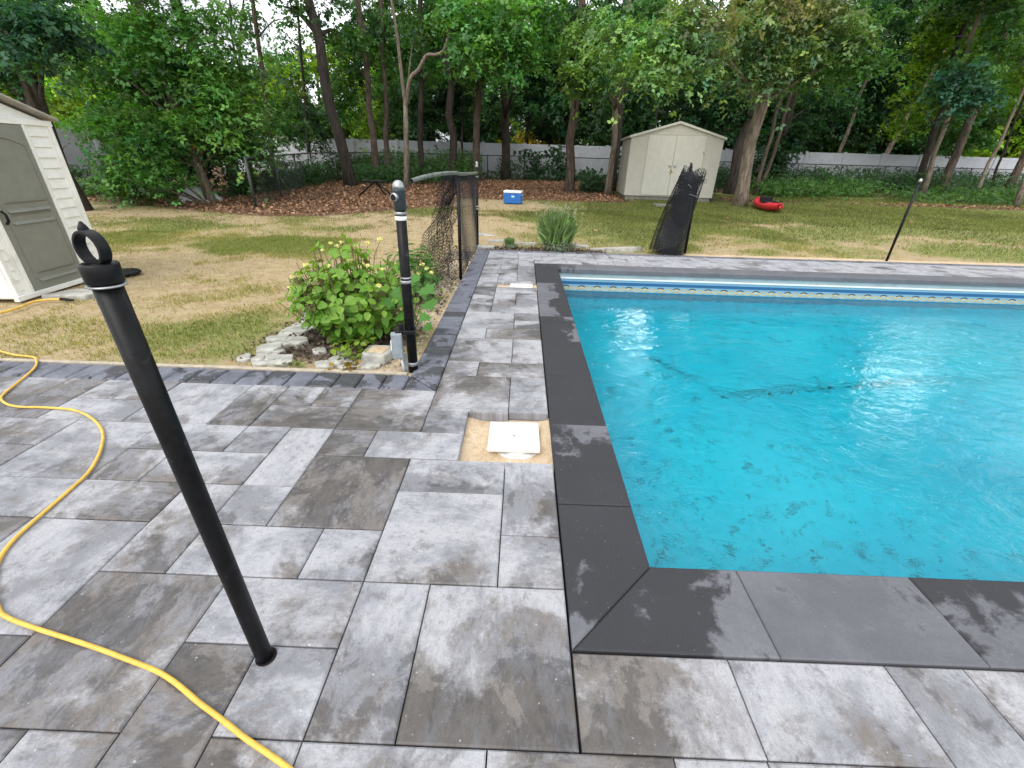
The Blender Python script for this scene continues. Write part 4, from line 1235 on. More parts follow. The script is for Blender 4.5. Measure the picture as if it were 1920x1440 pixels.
# ---- black folding stand in the leaves
Yt = ter(705, 372).y
t = thing('folding_stand', 'black folded metal stand with splayed legs standing on fallen leaves', 'stand', ter(705, 372))
a_, b_, c_ = at(703, 340, Yt), ter(672, 368), ter(742, 374)
MB().tube([a_, b_], .028, 8).build('leg', M['black'], t, smooth=True)
MB().tube([a_, a_.lerp(c_, .5)+Vector((0, 0, .04)), c_], .028, 8).build('leg', M['black'], t, smooth=True)
MB().tube([a_, a_+Vector((.1, .7, -.45))], .026, 8).build('leg', M['black'], t, smooth=True)
h0, h1 = at(679, 341, Yt), at(722, 338, Yt)
MB().box((h0+h1)/2, ((h1-h0).length, .12, .05), rad(4)).build('head', M['black'], t, bevel=.012)

# ---- loose plank at the right
q = ter(1851, 383)
o = MB().box((q.x, q.y, q.z+.05), (1.35, .12, .06), rad(4)).build('plank', M['wood'], None, bevel=.008, base=q)
tag(o, 'pale weathered plank lying in the leaf litter at the far right', 'plank')

# ---- edging stones of the shrub bed
SPX = [(725,135,110,40),(715,190,120,60),(825,200,110,55),(640,240,120,45),(745,258,170,60),(530,315,130,75),(660,300,150,60),(400,382,190,55),(570,372,140,40),(470,432,150,55),(625,412,160,60),(350,485,190,75),(432,492,110,50),(285,540,110,40),(228,580,110,50),(350,565,120,50),(215,640,150,60),(400,640,220,85),(425,608,110,35),(88,566,100,50),(840,492,110,40),(1085,525,110,55),(1010,590,130,60),(1105,605,120,55),(895,635,90,45),(830,690,160,50),(1325,640,190,80),(1215,655,100,80),(1050,690,110,45)]
def stone(cx, cy, w, d, h, seed, name='edging_stone'):
    r_ = random.Random(seed); k = r_.choice((6, 7, 8))
    mb = MB(); poly = []
    for i in range(k):
        a = 2*math.pi*(i+r_.uniform(-.25, .25))/k
        poly.append((cx+math.cos(a)*w/2*r_.uniform(.82, 1.12), cy+math.sin(a)*d/2*r_.uniform(.72, 1.16)))
    tx, ty = r_.uniform(-.10, .10), r_.uniform(-.10, .10)
    vs_ = [(x_, y_, -.03) for x_, y_ in poly]+[(cx+(x_-cx)*.97, cy+(y_-cy)*.97, h+(x_-cx)*tx+(y_-cy)*ty) for x_, y_ in poly]
    mb.add(vs_, [tuple(reversed(range(k))), tuple(range(k, 2*k))]+[(i, (i+1) % k, k+(i+1) % k, k+i) for i in range(k)])
    return mb.build(name, M['stone'], None, bevel=.007, base=(cx, cy, 0), segs=2)
for i, (x_, y_, w, h) in enumerate(SPX):
    p = on(440+x_/5.333, 560+y_/5.333, .02); pl = on(440+(x_-w/2)/5.333, 560+y_/5.333, .02); pr_ = on(440+(x_+w/2)/5.333, 560+y_/5.333, .02)
    pn_ = on(440+x_/5.333, 560+(y_+h/2)/5.333, .02); pf = on(440+x_/5.333, 560+(y_-h/2)/5.333, .02)
    ww, dd = (pr_-pl).length*1.4, min((pf-pn_).length*1.3, .36)
    p.y = max(p.y, BY1+.06+dd*.5)
    hgt = .004+.010*((i*37) % 10)/10 + (.016 if i in (6, 9, 10, 11) else 0)
    o = stone(p.x, p.y, ww, max(dd, .12), hgt, 100+i)
    tag(o, 'pale flat fieldstone in the loose stone edging of the shrub bed', 'stone', 'fieldstones edging the shrub bed')
p = on(440+1440/5.333, 560+548/5.333, .03)
t = thing('sandy_stone', 'squarish grey stone with sand on top between shrub and black post', 'stone', (p.x, p.y, 0))
MB().prism([(p.x-.11, p.y-.10), (p.x+.08, p.y-.12), (p.x+.115, p.y+.03), (p.x+.10, p.y+.1), (p.x-.10, p.y+.095)], -.02, .065).build('block', M['stone'], t, bevel=.014)
MB().prism([(p.x-.07, p.y-.06), (p.x+.06, p.y-.07), (p.x+.075, p.y+.04), (p.x-.06, p.y+.05)], .064, .070).build('sand_patch', M['sand'], t, bevel=.002)
# flat stones of the bed beyond the pool
for i, (px, py, w, d, lab) in enumerate([(1150, 466, .95, .34, 'broad flat grey stone beside the lavender bed at the far paving'), (905, 462, .4, .16, 'small pale stone at the foot of the far fence post'), (930, 451, .42, .2, 'grey stone behind the small lavender tuft'), (908, 440, .5, .22, 'weathered grey stone on the lawn behind the far fence post'), (985, 456, .5, .16, 'pale stone between the two lavender plants'), (1085, 460, .45, .14, 'thin pale stone at the right side of the big lavender')]):
    p = on(px, py, .02)
    tag(stone(p.x, p.y, w, d, .035, 300+i, 'bed_stone'), lab, 'stone')

# ================================================================== PLANTS NEAR THE PAVING
def pts_in(center, rx, ry, rz, n, shell=.6):
    d = R.normal(size=(n, 3)); d /= np.linalg.norm(d, axis=1, keepdims=True)
    r_ = shell+(1-shell)*R.random((n, 1))
    return np.array(center)+d*r_*np.array([rx, ry, rz]), d

# ---- hydrangea
hc = Vector((-1.40, 3.52, 0))
t = thing('flowering_shrub', 'leafy green hydrangea with pale yellow flower heads in the stone edged bed', 'shrub', hc)
stm = MB(); LP, LU, LA, LS, LC_ = [], [], [], [], []
tips = []
rh = random.Random(5)
for k in range(185):
    a = rh.uniform(0, 2*math.pi); sp = rh.random()**.6
    reach = .55*sp; top = .81*math.sqrt(max(.05, 1-sp**2*.82))*rh.uniform(.55, 1.02)
    tip = hc+Vector((math.cos(a)*reach*1.08, math.sin(a)*reach*.85, top))
    b_ = hc+Vector((math.cos(a)*.10*sp, math.sin(a)*.09*sp, 0))
    mid = b_.lerp(tip, .5)+Vector((math.cos(a)*.05, math.sin(a)*.05, -.02))
    path = smooth_path([b_, mid, tip], 4)
    stm.tube(path, [.006-.004*i/len(path) for i in range(len(path))], 5)
    tips.append((tip, a))
    lv = rh.randint(5, 7)
    for i in range(lv):
        f = .30+.70*i/(lv-1)
        p = path[min(int(f*(len(path)-1)), len(path)-1)]
        for s_ in (0, 1):
            aa = a+(i % 2)*math.pi/2+s_*math.pi+rh.uniform(-.4, .4)
            dr = Vector((math.cos(aa), math.sin(aa), rh.uniform(-.35, .30)))
            out = Vector((math.cos(a), math.sin(a), 0))
            LP.append(p+dr*.012); LA.append(dr)
            LU.append(Vector((0, 0, 1))*.75+out*rh.uniform(.2, 1.0)+Vector((rh.gauss(0, .3), rh.gauss(0, .3), 0)))
            LS.append(rh.uniform(.055, .105)*(1 if f < .9 else .75))
            yl = f*.7+rh.uniform(-.25, .3)
            LC_.append(np.array((.080, .225, .028))*(1-yl*.5)+np.array((.36, .54, .07))*yl*.5 if rh.random() > .08 else np.array((.16, .17, .06)))
arr = lambda L_: np.array([tuple(v) for v in L_])
scatter('foliage', arr(LP), arr(LU), np.array(LS), np.clip(np.array(LC_), .005, 1), T_OVATE, M['leaf'], t, axis=arr(LA))
stm.build('stem', M['stembrown'], t)
fl_px = [(713, 450), (667, 462), (620, 457), (633, 462), (573, 498), (618, 500), (548, 520), (543, 540), (690, 500), (717, 506), (710, 537), (640, 455), (605, 470), (690, 458), (655, 490), (750, 470)]
def flower(root, p, s_, n=46):
    u, d = pts_in((0, 0, 0), s_, s_, s_*.55, n, .5)
    cc = np.array([[.72, .66, .22]])*np.clip(R.normal(1, .18, (n, 1)), .5, 1.3)+np.array([[.12, .12, .22]])*R.random((n, 1))
    scatter('flower_head', u+np.array(p)+np.array([0, 0, s_*.4]), d+np.array([0, 0, .8]), np.full(n, s_*.55), np.clip(cc, 0, .9), T_OVATE, M['flower'], root)
for px, py in fl_px:
    Y = 3.55 + (.15 if py < 470 else -.15) + (-.25 if py > 520 and px > 600 else 0)
    flower(t, at(px, py, Y), rh.uniform(.017, .027))
stm2 = MB()
for px, py in fl_px:
    Y = 3.55 + (.15 if py < 470 else -.15) + (-.25 if py > 520 and px > 600 else 0)
    p = at(px, py, Y)
    stm2.tube([hc+Vector(((p.x-hc.x)*.4, (p.y-hc.y)*.4, .2)), hc.lerp(p, .8)+Vector((0, 0, .05)), p], [.004, .003, .002], 5)
stm2.build('flower_stalk', M['stembrown'], t)

# ---- maple seedling and second shrub behind the post
mc = Vector((-.92, 3.42, 0))
t = thing('maple_seedling', 'young maple seedling with broad lobed leaves growing right behind the banded post', 'seedling', mc)
LP, LU, LA, LS, LC_ = [], [], [], [], []; ms = MB()
for px, py, sz in [(752, 548, .10), (735, 560, .12), (765, 560, .12), (790, 540, .15), (800, 565, .14), (745, 590, .13), (775, 590, .12), (720, 575, .12), (805, 590, .11), (738, 610, .11), (785, 515, .10), (760, 530, .10), (728, 540, .11), (795, 610, .09)]:
    p = at(px, py, 3.30+random.uniform(-.12, .2)); LP.append(p)
    a = random.uniform(0, 6.3)
    LA.append(Vector((math.cos(a), math.sin(a)-.6, -.35))); LU.append(Vector((random.gauss(0, .25), -.55+random.gauss(0, .2), 1))); LS.append(sz)
    g_ = random.uniform(.8, 1.25); LC_.append((.075*g_, .21*g_, .035*g_))
    ms.tube([mc, mc.lerp(p, .6)+Vector((0, 0, .08)), p], [.005, .003, .0015], 5)
scatter('foliage', arr(LP), arr(LU), np.array(LS), np.array(LC_), T_MAPLE, M['leaf'], t, axis=arr(LA))
ms.build('stem', M['stem'], t)
bc = Vector((-1.15, 4.65, 0))
t = thing('flowering_shrub', 'smaller yellow flowered shrub growing through the drooping loose mesh', 'shrub', bc)
n = 420
P_, d_ = pts_in(bc+Vector((0, 0, .30)), .36, .5, .30, n, .35)
scatter('foliage', P_, d_*.7+np.array([0, 0, .8]), R.uniform(.05, .09, n), np.clip(np.array([.07, .17, .03])*R.normal(1, .25, (n, 1)), .01, .5), T_OVATE, M['leaf'], t)
sb_ = MB()
for k in range(26):
    q = P_[k]; sb_.tube([bc+Vector((random.uniform(-.1, .1), random.uniform(-.2, .2), 0)), Vector(q)], [.005, .002], 4)
sb_.build('stem', M['stembrown'], t)
for px, py in [(792, 497), (809, 512), (786, 514), (800, 505)]:
    flower(t, at(px, py, 4.4), .027)

# ---- low weeds
def tuft(name, lab, cat, c, rx, ry, h, n, colr, tm, size, group=None, lean=.5):
    t = thing(name, lab, cat, c, group)
    P_ = np.array(c)+np.stack([R.normal(0, rx/2, n), R.normal(0, ry/2, n), R.random(n)*h*.7], -1)
    scatter('foliage', P_, R.normal(size=(n, 3))*lean+np.array([0, 0, 1]), R.uniform(.6, 1.2, n)*size, np.clip(np.array(colr)*R.normal(1, .25, (n, 1)), .01, .6), tm, M['leaf'], t)
    return t
q = on(668, 668); tuft('weed', 'yellow green weed between the stones under the hydrangea', 'weed', q, .16, .12, .16, 60, (.17, .25, .03), T_OVATE, .06)
q = on(655, 690); tuft('weed', 'small reddish weed in the stones near the border pavers', 'weed', q, .1, .06, .05, 26, (.25, .16, .03), T_OVATE, .05)
q = on(535, 692); tuft('weed', 'tiny green weed at the left end of the stone edging', 'weed', (q.x, BY1+.1, 0), .12, .06, .03, 24, (.12, .17, .04), T_OVATE, .035)
q = on(815, 560); tuft('weed', 'little green weed in the sand behind the banded post', 'weed', q, .18, .12, .05, 30, (.12, .22, .03), T_OVATE, .05)

# ---- lavender
def lavender(px, py, lab, r_, h, n, flowers):
    c = on(px, py)
    t = thing('lavender', lab, 'lavender', c)
    m_ = int(n*.55)
    a = R.random(n)*2*math.pi; rr_ = np.sqrt(R.random(n))*r_*.62
    base = np.stack([c.x+np.cos(a)*rr_*.6, c.y+np.sin(a)*rr_*.6, R.random(n)*h*.35], -1)
    ax = np.stack([np.cos(a)*rr_/r_*.75+R.normal(0, .24, n), np.sin(a)*rr_/r_*.75+R.normal(0, .24, n), np.ones(n)], -1)
    up = R.normal(size=(n, 3)); up -= ax*np.sum(up*ax, 1, keepdims=True)/np.sum(ax*ax, 1, keepdims=True)
    L_ = R.uniform(.35, .68, n)*h*(1.1-.4*(rr_/r_))
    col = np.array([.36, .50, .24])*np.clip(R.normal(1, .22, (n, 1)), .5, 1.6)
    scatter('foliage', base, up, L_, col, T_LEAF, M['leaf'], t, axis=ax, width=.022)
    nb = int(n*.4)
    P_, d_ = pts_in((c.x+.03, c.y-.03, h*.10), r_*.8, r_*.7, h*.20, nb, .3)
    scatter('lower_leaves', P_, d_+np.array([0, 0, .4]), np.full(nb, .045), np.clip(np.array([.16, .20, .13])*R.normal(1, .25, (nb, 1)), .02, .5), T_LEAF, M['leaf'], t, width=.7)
    if flowers:
        st_, hd = MB(), []
        for k in range(flowers):
            a_ = random.uniform(0, 6.28); q = math.sqrt(random.random())*r_
            tip = c+Vector((math.cos(a_)*q*1.0, math.sin(a_)*q*.8, h*random.uniform(.72, 1.02)))
            st_.tube([c+Vector((math.cos(a_)*q*.4, math.sin(a_)*q*.4, h*.2)), tip], .0022, 3)
            q_ = np.array([tuple(tip+Vector((random.gauss(0, .006), random.gauss(0, .006), -.01+j*.0045))) for j in range(16)])
            scatter('flower_spike', q_, R.normal(size=(16, 3)), np.full(16, .024), np.clip(np.array([.36, .35, .27])*R.normal(1, .2, (16, 1)), .1, .8), T_LEAF, M['flower'], t)
        st_.build('flower_stalk', M['stem'], t)
lavender(1042, 467, 'tall bushy lavender with faded flower spikes in the bed beyond the walkway', .42, .72, 2600, 40)
lavender(955, 463, 'small round lavender tuft near the far fence post', .14, .20, 1100, 0)

# ================================================================== LAWN AND FOREST FLOOR
def grass_blades(n, x0, x1, y0, y1, hgt, wid, keep=.9):
    x_ = R.uniform(x0, x1, n); y_ = R.uniform(y0, y1, n)
    gr, sa, li, mu = zone(x_, y_)
    nn_ = fbm(x_, y_, 3.1, 3, 77)
    dens = np.maximum(sstep(gr+.9*(nn_-.5), .12, .75), .07)*(1-np.clip(sa*1.6, 0, 1))*(1-np.clip(li*1.3, 0, .97))*(1-np.clip(mu*1.6, 0, 1))
    ok = (R.random(n) < dens*keep) & ~((x_ > BX0-.02) & (x_ < 11) & (y_ < FY1+.2)) & (y_ > BY1+.06)
    x_, y_, gr = x_[ok], y_[ok], gr[ok]; k = len(x_)
    cen = np.stack([x_, y_, np.maximum(0, .021*(y_-8))-.02+.03*(fbm(x_, y_, .7, 3, 40)-.5)*sstep(np.hypot(x_, y_), 4, 9)], -1)
    dry = np.clip(R.random(k)*1.1-.55*sstep(gr, .3, .8)+.15, 0, 1)[:, None]
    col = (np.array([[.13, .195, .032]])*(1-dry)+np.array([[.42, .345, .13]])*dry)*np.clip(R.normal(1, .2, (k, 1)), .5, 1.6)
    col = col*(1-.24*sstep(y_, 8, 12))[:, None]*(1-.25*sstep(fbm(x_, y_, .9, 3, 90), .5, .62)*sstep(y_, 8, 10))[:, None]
    ax = R.normal(size=(k, 3)); ax[:, 2] = 0
    up = np.stack([R.normal(0, .55, k), R.normal(0, .55, k), np.ones(k)], -1)
    return cen, up, R.uniform(.6, 1.3, k)*hgt, col, ax
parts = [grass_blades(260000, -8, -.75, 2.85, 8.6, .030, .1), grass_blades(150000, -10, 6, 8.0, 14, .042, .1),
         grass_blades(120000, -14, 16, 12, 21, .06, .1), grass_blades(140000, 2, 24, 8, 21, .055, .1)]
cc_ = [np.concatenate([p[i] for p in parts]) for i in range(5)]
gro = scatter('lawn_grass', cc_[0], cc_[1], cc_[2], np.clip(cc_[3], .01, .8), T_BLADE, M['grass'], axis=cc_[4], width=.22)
kind(gro, 'stuff', 'patchy short grass on the lawn')

n = 90000
x_ = R.uniform(-14, 22, n); y_ = R.uniform(9, 27, n)
gr, sa, li, mu = zone(x_, y_)
ok = R.random(n) < np.clip(sstep(li+.6*(fbm(x_, y_, 1.7, 3, 60)-.5), .25, .8), .004, 1)*np.where(x_ > 5, .6, 1)
x_, y_ = x_[ok], y_[ok]; k = len(x_)
cen = np.stack([x_, y_, np.maximum(0, .021*(y_-8))+R.random(k)*.03-.01], -1)
tone = R.random((k, 1))
col = (np.array([[.135, .066, .036]])*(1-tone)+np.array([[.42, .245, .145]])*tone)*np.clip(R.normal(1, .25, (k, 1)), .4, 1.6)
kind(scatter('leaf_litter', cen, R.normal(size=(k, 3))*.45+np.array([0, 0, 1]), R.uniform(.05, .11, k), np.clip(col, .01, .7), T_FLAT, M['litter']), 'stuff', 'brown fallen leaves under the trees')

# mulch chips and small bits in the beds
n = 5200
bx_ = np.concatenate([R.uniform(-2.2, -.9, n//2), R.uniform(-.75, 1.5, n//4), R.uniform(-1.2, -.8, n//4)])
by_ = np.concatenate([R.uniform(2.95, 4.1, n//2), R.uniform(7.8, 8.2, n//4), R.uniform(3.5, 8, n//4)])
_, _, _, mu = zone(bx_, by_)
ok = R.random(len(bx_)) < np.clip(mu, .05, 1)
bx_, by_ = bx_[ok], by_[ok]; k = len(bx_)
tone = R.random((k, 1))
col = np.array([[.05, .032, .022]])*(1-tone)+np.array([[.30, .23, .17]])*tone**3
kind(scatter('bark_mulch', np.stack([bx_, by_, R.random(k)*.012-.012], -1), R.normal(size=(k, 3))*.5+np.array([0, 0, 1]), R.uniform(.018, .045, k), np.clip(col, .01, .7), T_FLAT, M['litter']), 'stuff', 'dark bark mulch in the planting beds')
# scattered crumbs of gravel along the sandy edge
n = 1600
x_ = R.uniform(-1.12, -.79, n); y_ = R.uniform(2.85, 7.6, n)
col = np.clip(np.array([[.34, .31, .27]])*R.normal(1, .3, (n, 1)), .04, .8)
kind(scatter('gravel', np.stack([x_, y_, R.random(n)*.01-.006], -1), R.normal(size=(n, 3))*.5+np.array([0, 0, 1]), R.uniform(.012, .032, n), col, T_FLAT, M['litter']), 'stuff', 'loose gravel and sand beside the border pavers')

# ivy and brush at the fence foot
PV, UV_, CV, SV = [], [], [], []
def brush(x0, y0, x1, y1, h, n, colr, w=.5, s_=.13):
    f = R.random(n); k = max(6, n//60)
    ci = R.random(k); chh = R.uniform(.35, 1.0, k)
    j = R.integers(0, k, n)
    f = np.clip(ci[j]+R.normal(0, .35/max(1, math.hypot(x1-x0, y1-y0)), n), -.02, 1.02)
    x_ = x0+(x1-x0)*f+R.normal(0, .12, n); y_ = y0+(y1-y0)*f+R.normal(0, w, n)
    z_ = np.maximum(0, .021*(y_-8))+h*chh[j]*R.random(n)**.7
    PV.append(np.stack([x_, y_, z_], -1)); UV_.append(R.normal(size=(n, 3))*.6+np.array([0, -.35, 1]))
    tn = np.clip(R.normal(1, .25, k), .5, 1.6)[j][:, None]
    CV.append(np.clip(np.array(colr)*tn*np.clip(R.normal(1, .2, (n, 1)), .5, 1.6), .006, .6)); SV.append(R.uniform(.6, 1.3, n)*s_)
G1, G2, G3 = (.045, .115, .035), (.07, .16, .035), (.03, .08, .03)
brush(-9.0, 14.5, -8.6, 20, 1.0, 2600, G1, .5); brush(-9.3, 20, -8.2, 26, 1.2, 2600, G1, .8)
brush(-8.2, 24.5, -2.5, 25.8, 1.45, 6200, G2, 1.0); brush(-7.5, 22, -4.0, 23, .8, 2600, G1, .8)
brush(-2.5, 26.6, 9, 27.4, .5, 1800, G1, .3); brush(-1.2, 26.5, 2.2, 26.9, 1.3, 700, G3, .25)
brush(10.5, 21.5, 16, 22.6, .75, 3600, G2, .9); brush(12, 24, 27, 25.5, 1.2, 8000, G1, 1.2); brush(16, 20.5, 26, 22, .6, 3600, G2, .8)
brush(10.5, 27.5, 30, 28.6, 1.25, 4200, G3, .5); brush(9, 24, 11, 26, 1.0, 1200, G3, .6)
brush(-15, 13.8, -10.6, 14.6, .45, 2600, G2, .6); brush(-16.3, 13, -16.3, 22, .7, 1400, G1, .3)
brush(2.6, 20.2, 3.6, 20.6, .7, 700, G3, .3); brush(7.0, 17.6, 7.4, 22, .8, 900, G3, .3)
kind(scatter('ground_cover', np.concatenate(PV), np.concatenate(UV_), np.concatenate(SV), np.concatenate(CV), T_SPRAY, M['leaf']), 'stuff', 'low green brush and ivy growing along the fence')
# vines climbing the fence: separate plants
for k, (px, py, h, lab) in enumerate([(1002, 330, 1.5, 'dark leafed vine climbing the white fence behind the blue cooler'), (1050, 333, 1.7, 'tall twining vine on the white fence left of the brown trunk'), (1172, 330, 1.5, 'bushy vine on the white fence beside the beige shed'), (1100, 345, .6, 'low sprig at the white fence foot between two trunks')]):
    c = at(px, py, 27.0); c.z = gz(27)
    t = thing('climbing_vine', lab, 'vine', c)
    n = int(150*h); 
    f = R.random(n); P_ = np.stack([c.x+R.normal(0, .35, n)+.25*np.sin(f*5+k), c.y+R.normal(0, .15, n), c.z+f*h], -1)
    scatter('foliage', P_, R.normal(size=(n, 3))*.5+np.array([0, -.8, .6]), R.uniform(.14, .26, n), np.clip(np.array(G3)*R.normal(1, .3, (n, 1)), .006, .5), T_OVATE, M['leaf'], t)
    MB().tube([c, c+Vector((.1, 0, h*.5)), c+Vector((-.05, 0, h))], [.02, .014, .006], 5).build('stem', M['bark_dark'], t)

# ================================================================== TREES
BRI, MID, DRK, YEL, PAL, GRY, BRN = (.080, .20, .044), (.060, .142, .038), (.030, .085, .032), (.17, .29, .024), (.125, .235, .075), (.115, .185, .075), (.15, .165, .07)
BLU = (.030, .090, .050)
def px_m(px, py, Y): return (at(px+10, py, Y)-at(px-10, py, Y)).length/20
def sky_limit(x_, y_):
    """the wood is thin there: highest leaf that keeps the gap open"""
    az = math.degrees(math.atan2(x_, y_))
    return az
def make_tree(lab, base, top, wpx, bark, Y=None, H=12.5, blobs=(), auto=None, leaf=.15, cov=2.0, limbs=(), group=None, name='tree', extra=None, fork=None):
    if Y is None:
        b_ = ter(*base); Y = b_.y
    else:
        b_ = at(base[0], base[1], Y); b_.z = gz(Y)-.05
    tpt = at(top[0], top[1], Y)
    d = (tpt-b_); d = d/max(d.z, .2)
    mw = px_m((base[0]+top[0])/2, (base[1]+top[1])/2, Y)*wpx/2
    mw *= Y/math.hypot(b_.x, Y)*.94
    t = thing(name, lab, 'tree', (b_.x, b_.y, b_.z), group)
    tr_ = MB()
    rt = random.Random(int(base[0]*7+top[0]))
    ns = 12
    path, rads = [], []
    for i in range(ns+1):
        f = i/ns; z = f*H
        dd = d*min(z, 7.0) + Vector((d.x*.4, d.y*.4, 1))*max(0, z-7.0)
        p = Vector((b_.x, b_.y, b_.z-.15))+Vector((dd.x, dd.y, z))
        p += Vector((rt.gauss(0, .035), rt.gauss(0, .035), 0))*(1 if 0 < i else 0)*min(1.5, mw*10)
        path.append(p); rads.append(mw*(1.0-.62*f)*(1.38 if i == 0 else 1.05 if i == 1 else 1))
    if fork:
        kk = max(i for i in range(ns+1) if path[i].z < fork[0][0].z) + 1
        path, rads = path[:kk], rads[:kk]
        for br in fork:
            tr_.tube(smooth_path([path[-1]-Vector((0, 0, .1))]+list(br), 4), [max(.02, mw*.75*(1-.6*q/((len(br))*4+1))) for q in range(len(br)*4+1)], 8, wob=.05)
    tr_.tube(path, rads, 10, wob=.07)
    bl = []
    for bb in blobs:
        px, py, rx, ry, dY, colr = bb[:6]
        dn = bb[6] if len(bb) > 6 else 1.0
        c = at(px, py, Y+dY); s_ = px_m(px, py, Y+dY)
        a, h = rx*s_, ry*s_
        bl.append((c.x, c.y, c.z, a, max(a*.7, .5), h, colr, dn*cov*math.pi*a*h/(.35*leaf*leaf)))
        if rt.random() < .7:
            q0 = path[min(range(len(path)), key=lambda i: abs(path[i].z-(c.z-.8)))]
            mdl = q0.lerp(c, .55)+Vector((0, 0, .15))
            tr_.tube(smooth_path([q0, mdl, c+Vector((0, 0, -.1))], 3), [max(.012, mw*.36*(1-q/8)) for q in range(7)], 5)
    if auto:
        na, colr, z0, z1, rad_, dn = auto
        for k in range(na):
            z = z0+(z1-z0)*(k+.5)/na
            f = (z-b_.z)/H
            i = min(ns, max(0, int(f*ns))); q0 = path[min(i, len(path)-1)]
            a_ = rt.uniform(0, 6.28)+k*2.4
            of = rad_*rt.uniform(.3, 1.0)
            c = Vector((q0.x+math.cos(a_)*of, q0.y+math.sin(a_)*of, z+rt.uniform(-.3, .5)))
            a, h = rad_*rt.uniform(.55, .9), rad_*rt.uniform(.35, .6)
            sc_ = 1.0 if z < 9 else .55
            bl.append((c.x, c.y, c.z, a, a, h, colr, sc_*dn*cov*math.pi*a*h/(.35*leaf*leaf)))
            tr_.tube([q0, q0.lerp(c, .5)+Vector((0, 0, .25)), c], [mw*.32, mw*.2, .012], 5)
    tr_.build('trunk', M[bark], t, smooth=True)
    if bl:
        P_, U_, K_ = foliage_points(bl, 1.0, .34, .42)
        n = len(P_)
        scatter('crown', P_, U_, R.uniform(.5, 1.5, n)*leaf*1.35, K_, T_SPRAY, M['leaf'], t)
    return t

# left
make_tree('thick dark trunk with bluish leaves rising behind the white shed', (100, 262), (20, 80), 46, 'bark_dark', 11.0,
          leaf=.10,
          blobs=[(40, 20, 90, 40, -.8, BLU), (15, 85, 60, 35, -1, BLU), (105, 45, 60, 40, -.5, BLU), (-40, 120, 60, 60, 0, DRK), (90, 95, 40, 22, 0, DRK, .6)], auto=(5, DRK, 6.2, 11, 2.2, .8))
make_tree('slender brown trunk leaning left behind the leafy maple', (300, 330), (227, 147), 15, 'bark_brown', 16.5,
          blobs=[(120, 60, 40, 30, 4, YEL, .7), (170, 30, 60, 30, 3, MID, .5), (150, 190, 60, 40, 5, YEL, .7), (95, 140, 50, 40, 5, YEL, .8)], auto=(4, MID, 7, 12, 2.2, .6))
tg = make_tree('pale leaning trunk with an orange tag among bright low maple branches', (390, 352), (323, 177), 20, 'bark_light', 13.3, leaf=.105,
          blobs=[(250, 55, 80, 45, -.6, BRI), (180, 115, 70, 40, -.3, BRI), (375, 55, 70, 50, -.4, BRI), (330, 120, 80, 50, -.6, BRI), (420, 165, 60, 36, -.5, BRI),
                 (300, 20, 90, 30, .3, MID), (265, 130, 60, 50, .6, MID), (225, 225, 80, 40, -.3, BRI), (285, 235, 70, 35, -1, BRI), (400, 225, 70, 40, -.3, BRI), (440, 110, 50, 50, .5, MID, .7),
                 (250, 290, 70, 36, -1.1, BRI), (290, 318, 60, 30, -1.2, BRI), (255, 350, 36, 18, -1.2, MID), (225, 320, 40, 20, -1, BRI, .7), (350, 285, 60, 40, .8, DRK), (330, 200, 60, 40, .9, DRK), (460, 265, 60, 36, .4, MID)],
          auto=(5, MID, 6, 11, 2.2, .7))
p = at(364, 274, 13.3-.24)
MB().box(p, (.10, .02, .11), rad(6)).build('tag', M['orange'], tg, bevel=.005)
make_tree('stout dark trunk standing where the wire fence begins, left of the post', (446, 360), (392, 190), 27, 'bark_dark', 15.6,
          blobs=[(345, 150, 60, 40, .5, DRK), (430, 240, 60, 40, .6, DRK), (330, 255, 50, 40, .4, DRK)], auto=(5, MID, 6.5, 12, 2.3, .7))
make_tree('pair of thin stems rising into the bright sky gap above the wire fence', (472, 345), (446, 60), 8, 'bark_dark', 22, blobs=[(450, 60, 60, 40, 1, MID, .35), (430, 20, 50, 25, 0, DRK, .4)],
          fork=[[at(440, 100, 22), at(432, 20, 22), at(428, -60, 22)], [at(449, 90, 22), at(456, 10, 22), at(462, -70, 22)]])
make_tree('thin straight trunk left of the sky gap above the wire fence', (519, 345), (474, 0), 11, 'bark_brown', 20.5, blobs=[(500, 150, 60, 40, 1, YEL, .5), (520, 225, 60, 40, .5, MID, .6), (470, 10, 60, 25, .5, MID, .4), (540, 30, 40, 25, 1, MID, .4)], auto=(2, MID, 8.5, 12, 2.0, .4))
make_tree('very thin dark trunk just left of the big leaning trunk', (583, 335), (556, 0), 8, 'bark_dark', 24, blobs=[(560, 130, 50, 36, 1, MID, .5), (590, 230, 50, 50, 1, DRK, .6), (545, 75, 40, 30, 1, MID, .4)], auto=(2, MID, 9, 12, 2.0, .4))
make_tree('big dark trunk leaning left with mossy bark at the leaf litter edge', (660, 350), (612, 145), 25, 'bark_dark', 19.9, blobs=[(640, 60, 50, 40, 1, MID, .6), (600, 20, 50, 30, 1, DRK, .5), (530, 5, 60, 20, 0, MID, .4)], auto=(4, MID, 7.5, 13, 2.6, .7))
make_tree('brown trunk left of a close pair, behind the folding stand', (707, 336), (672, 0), 15, 'bark_brown', 22, blobs=[(660, 130, 40, 40, 1, MID, .7), (690, 40, 40, 40, 1, DRK, .6), (640, 180, 40, 40, 1.5, BRI, .6), (700, 90, 40, 30, 1, BRI, .6)], auto=(3, MID, 8.5, 13, 2.2, .7))
make_tree('slimmer brown trunk right of a close pair, behind the folding stand', (729, 338), (713, 0), 12, 'bark_brown', 22.9, blobs=[(720, 20, 50, 30, 1, MID, .6), (740, 170, 40, 50, 2, MID, .6), (690, 220, 40, 30, 2, YEL, .6), (760, 90, 40, 40, 1, MID, .6)], auto=(3, DRK, 8.5, 13, 2.2, .7))
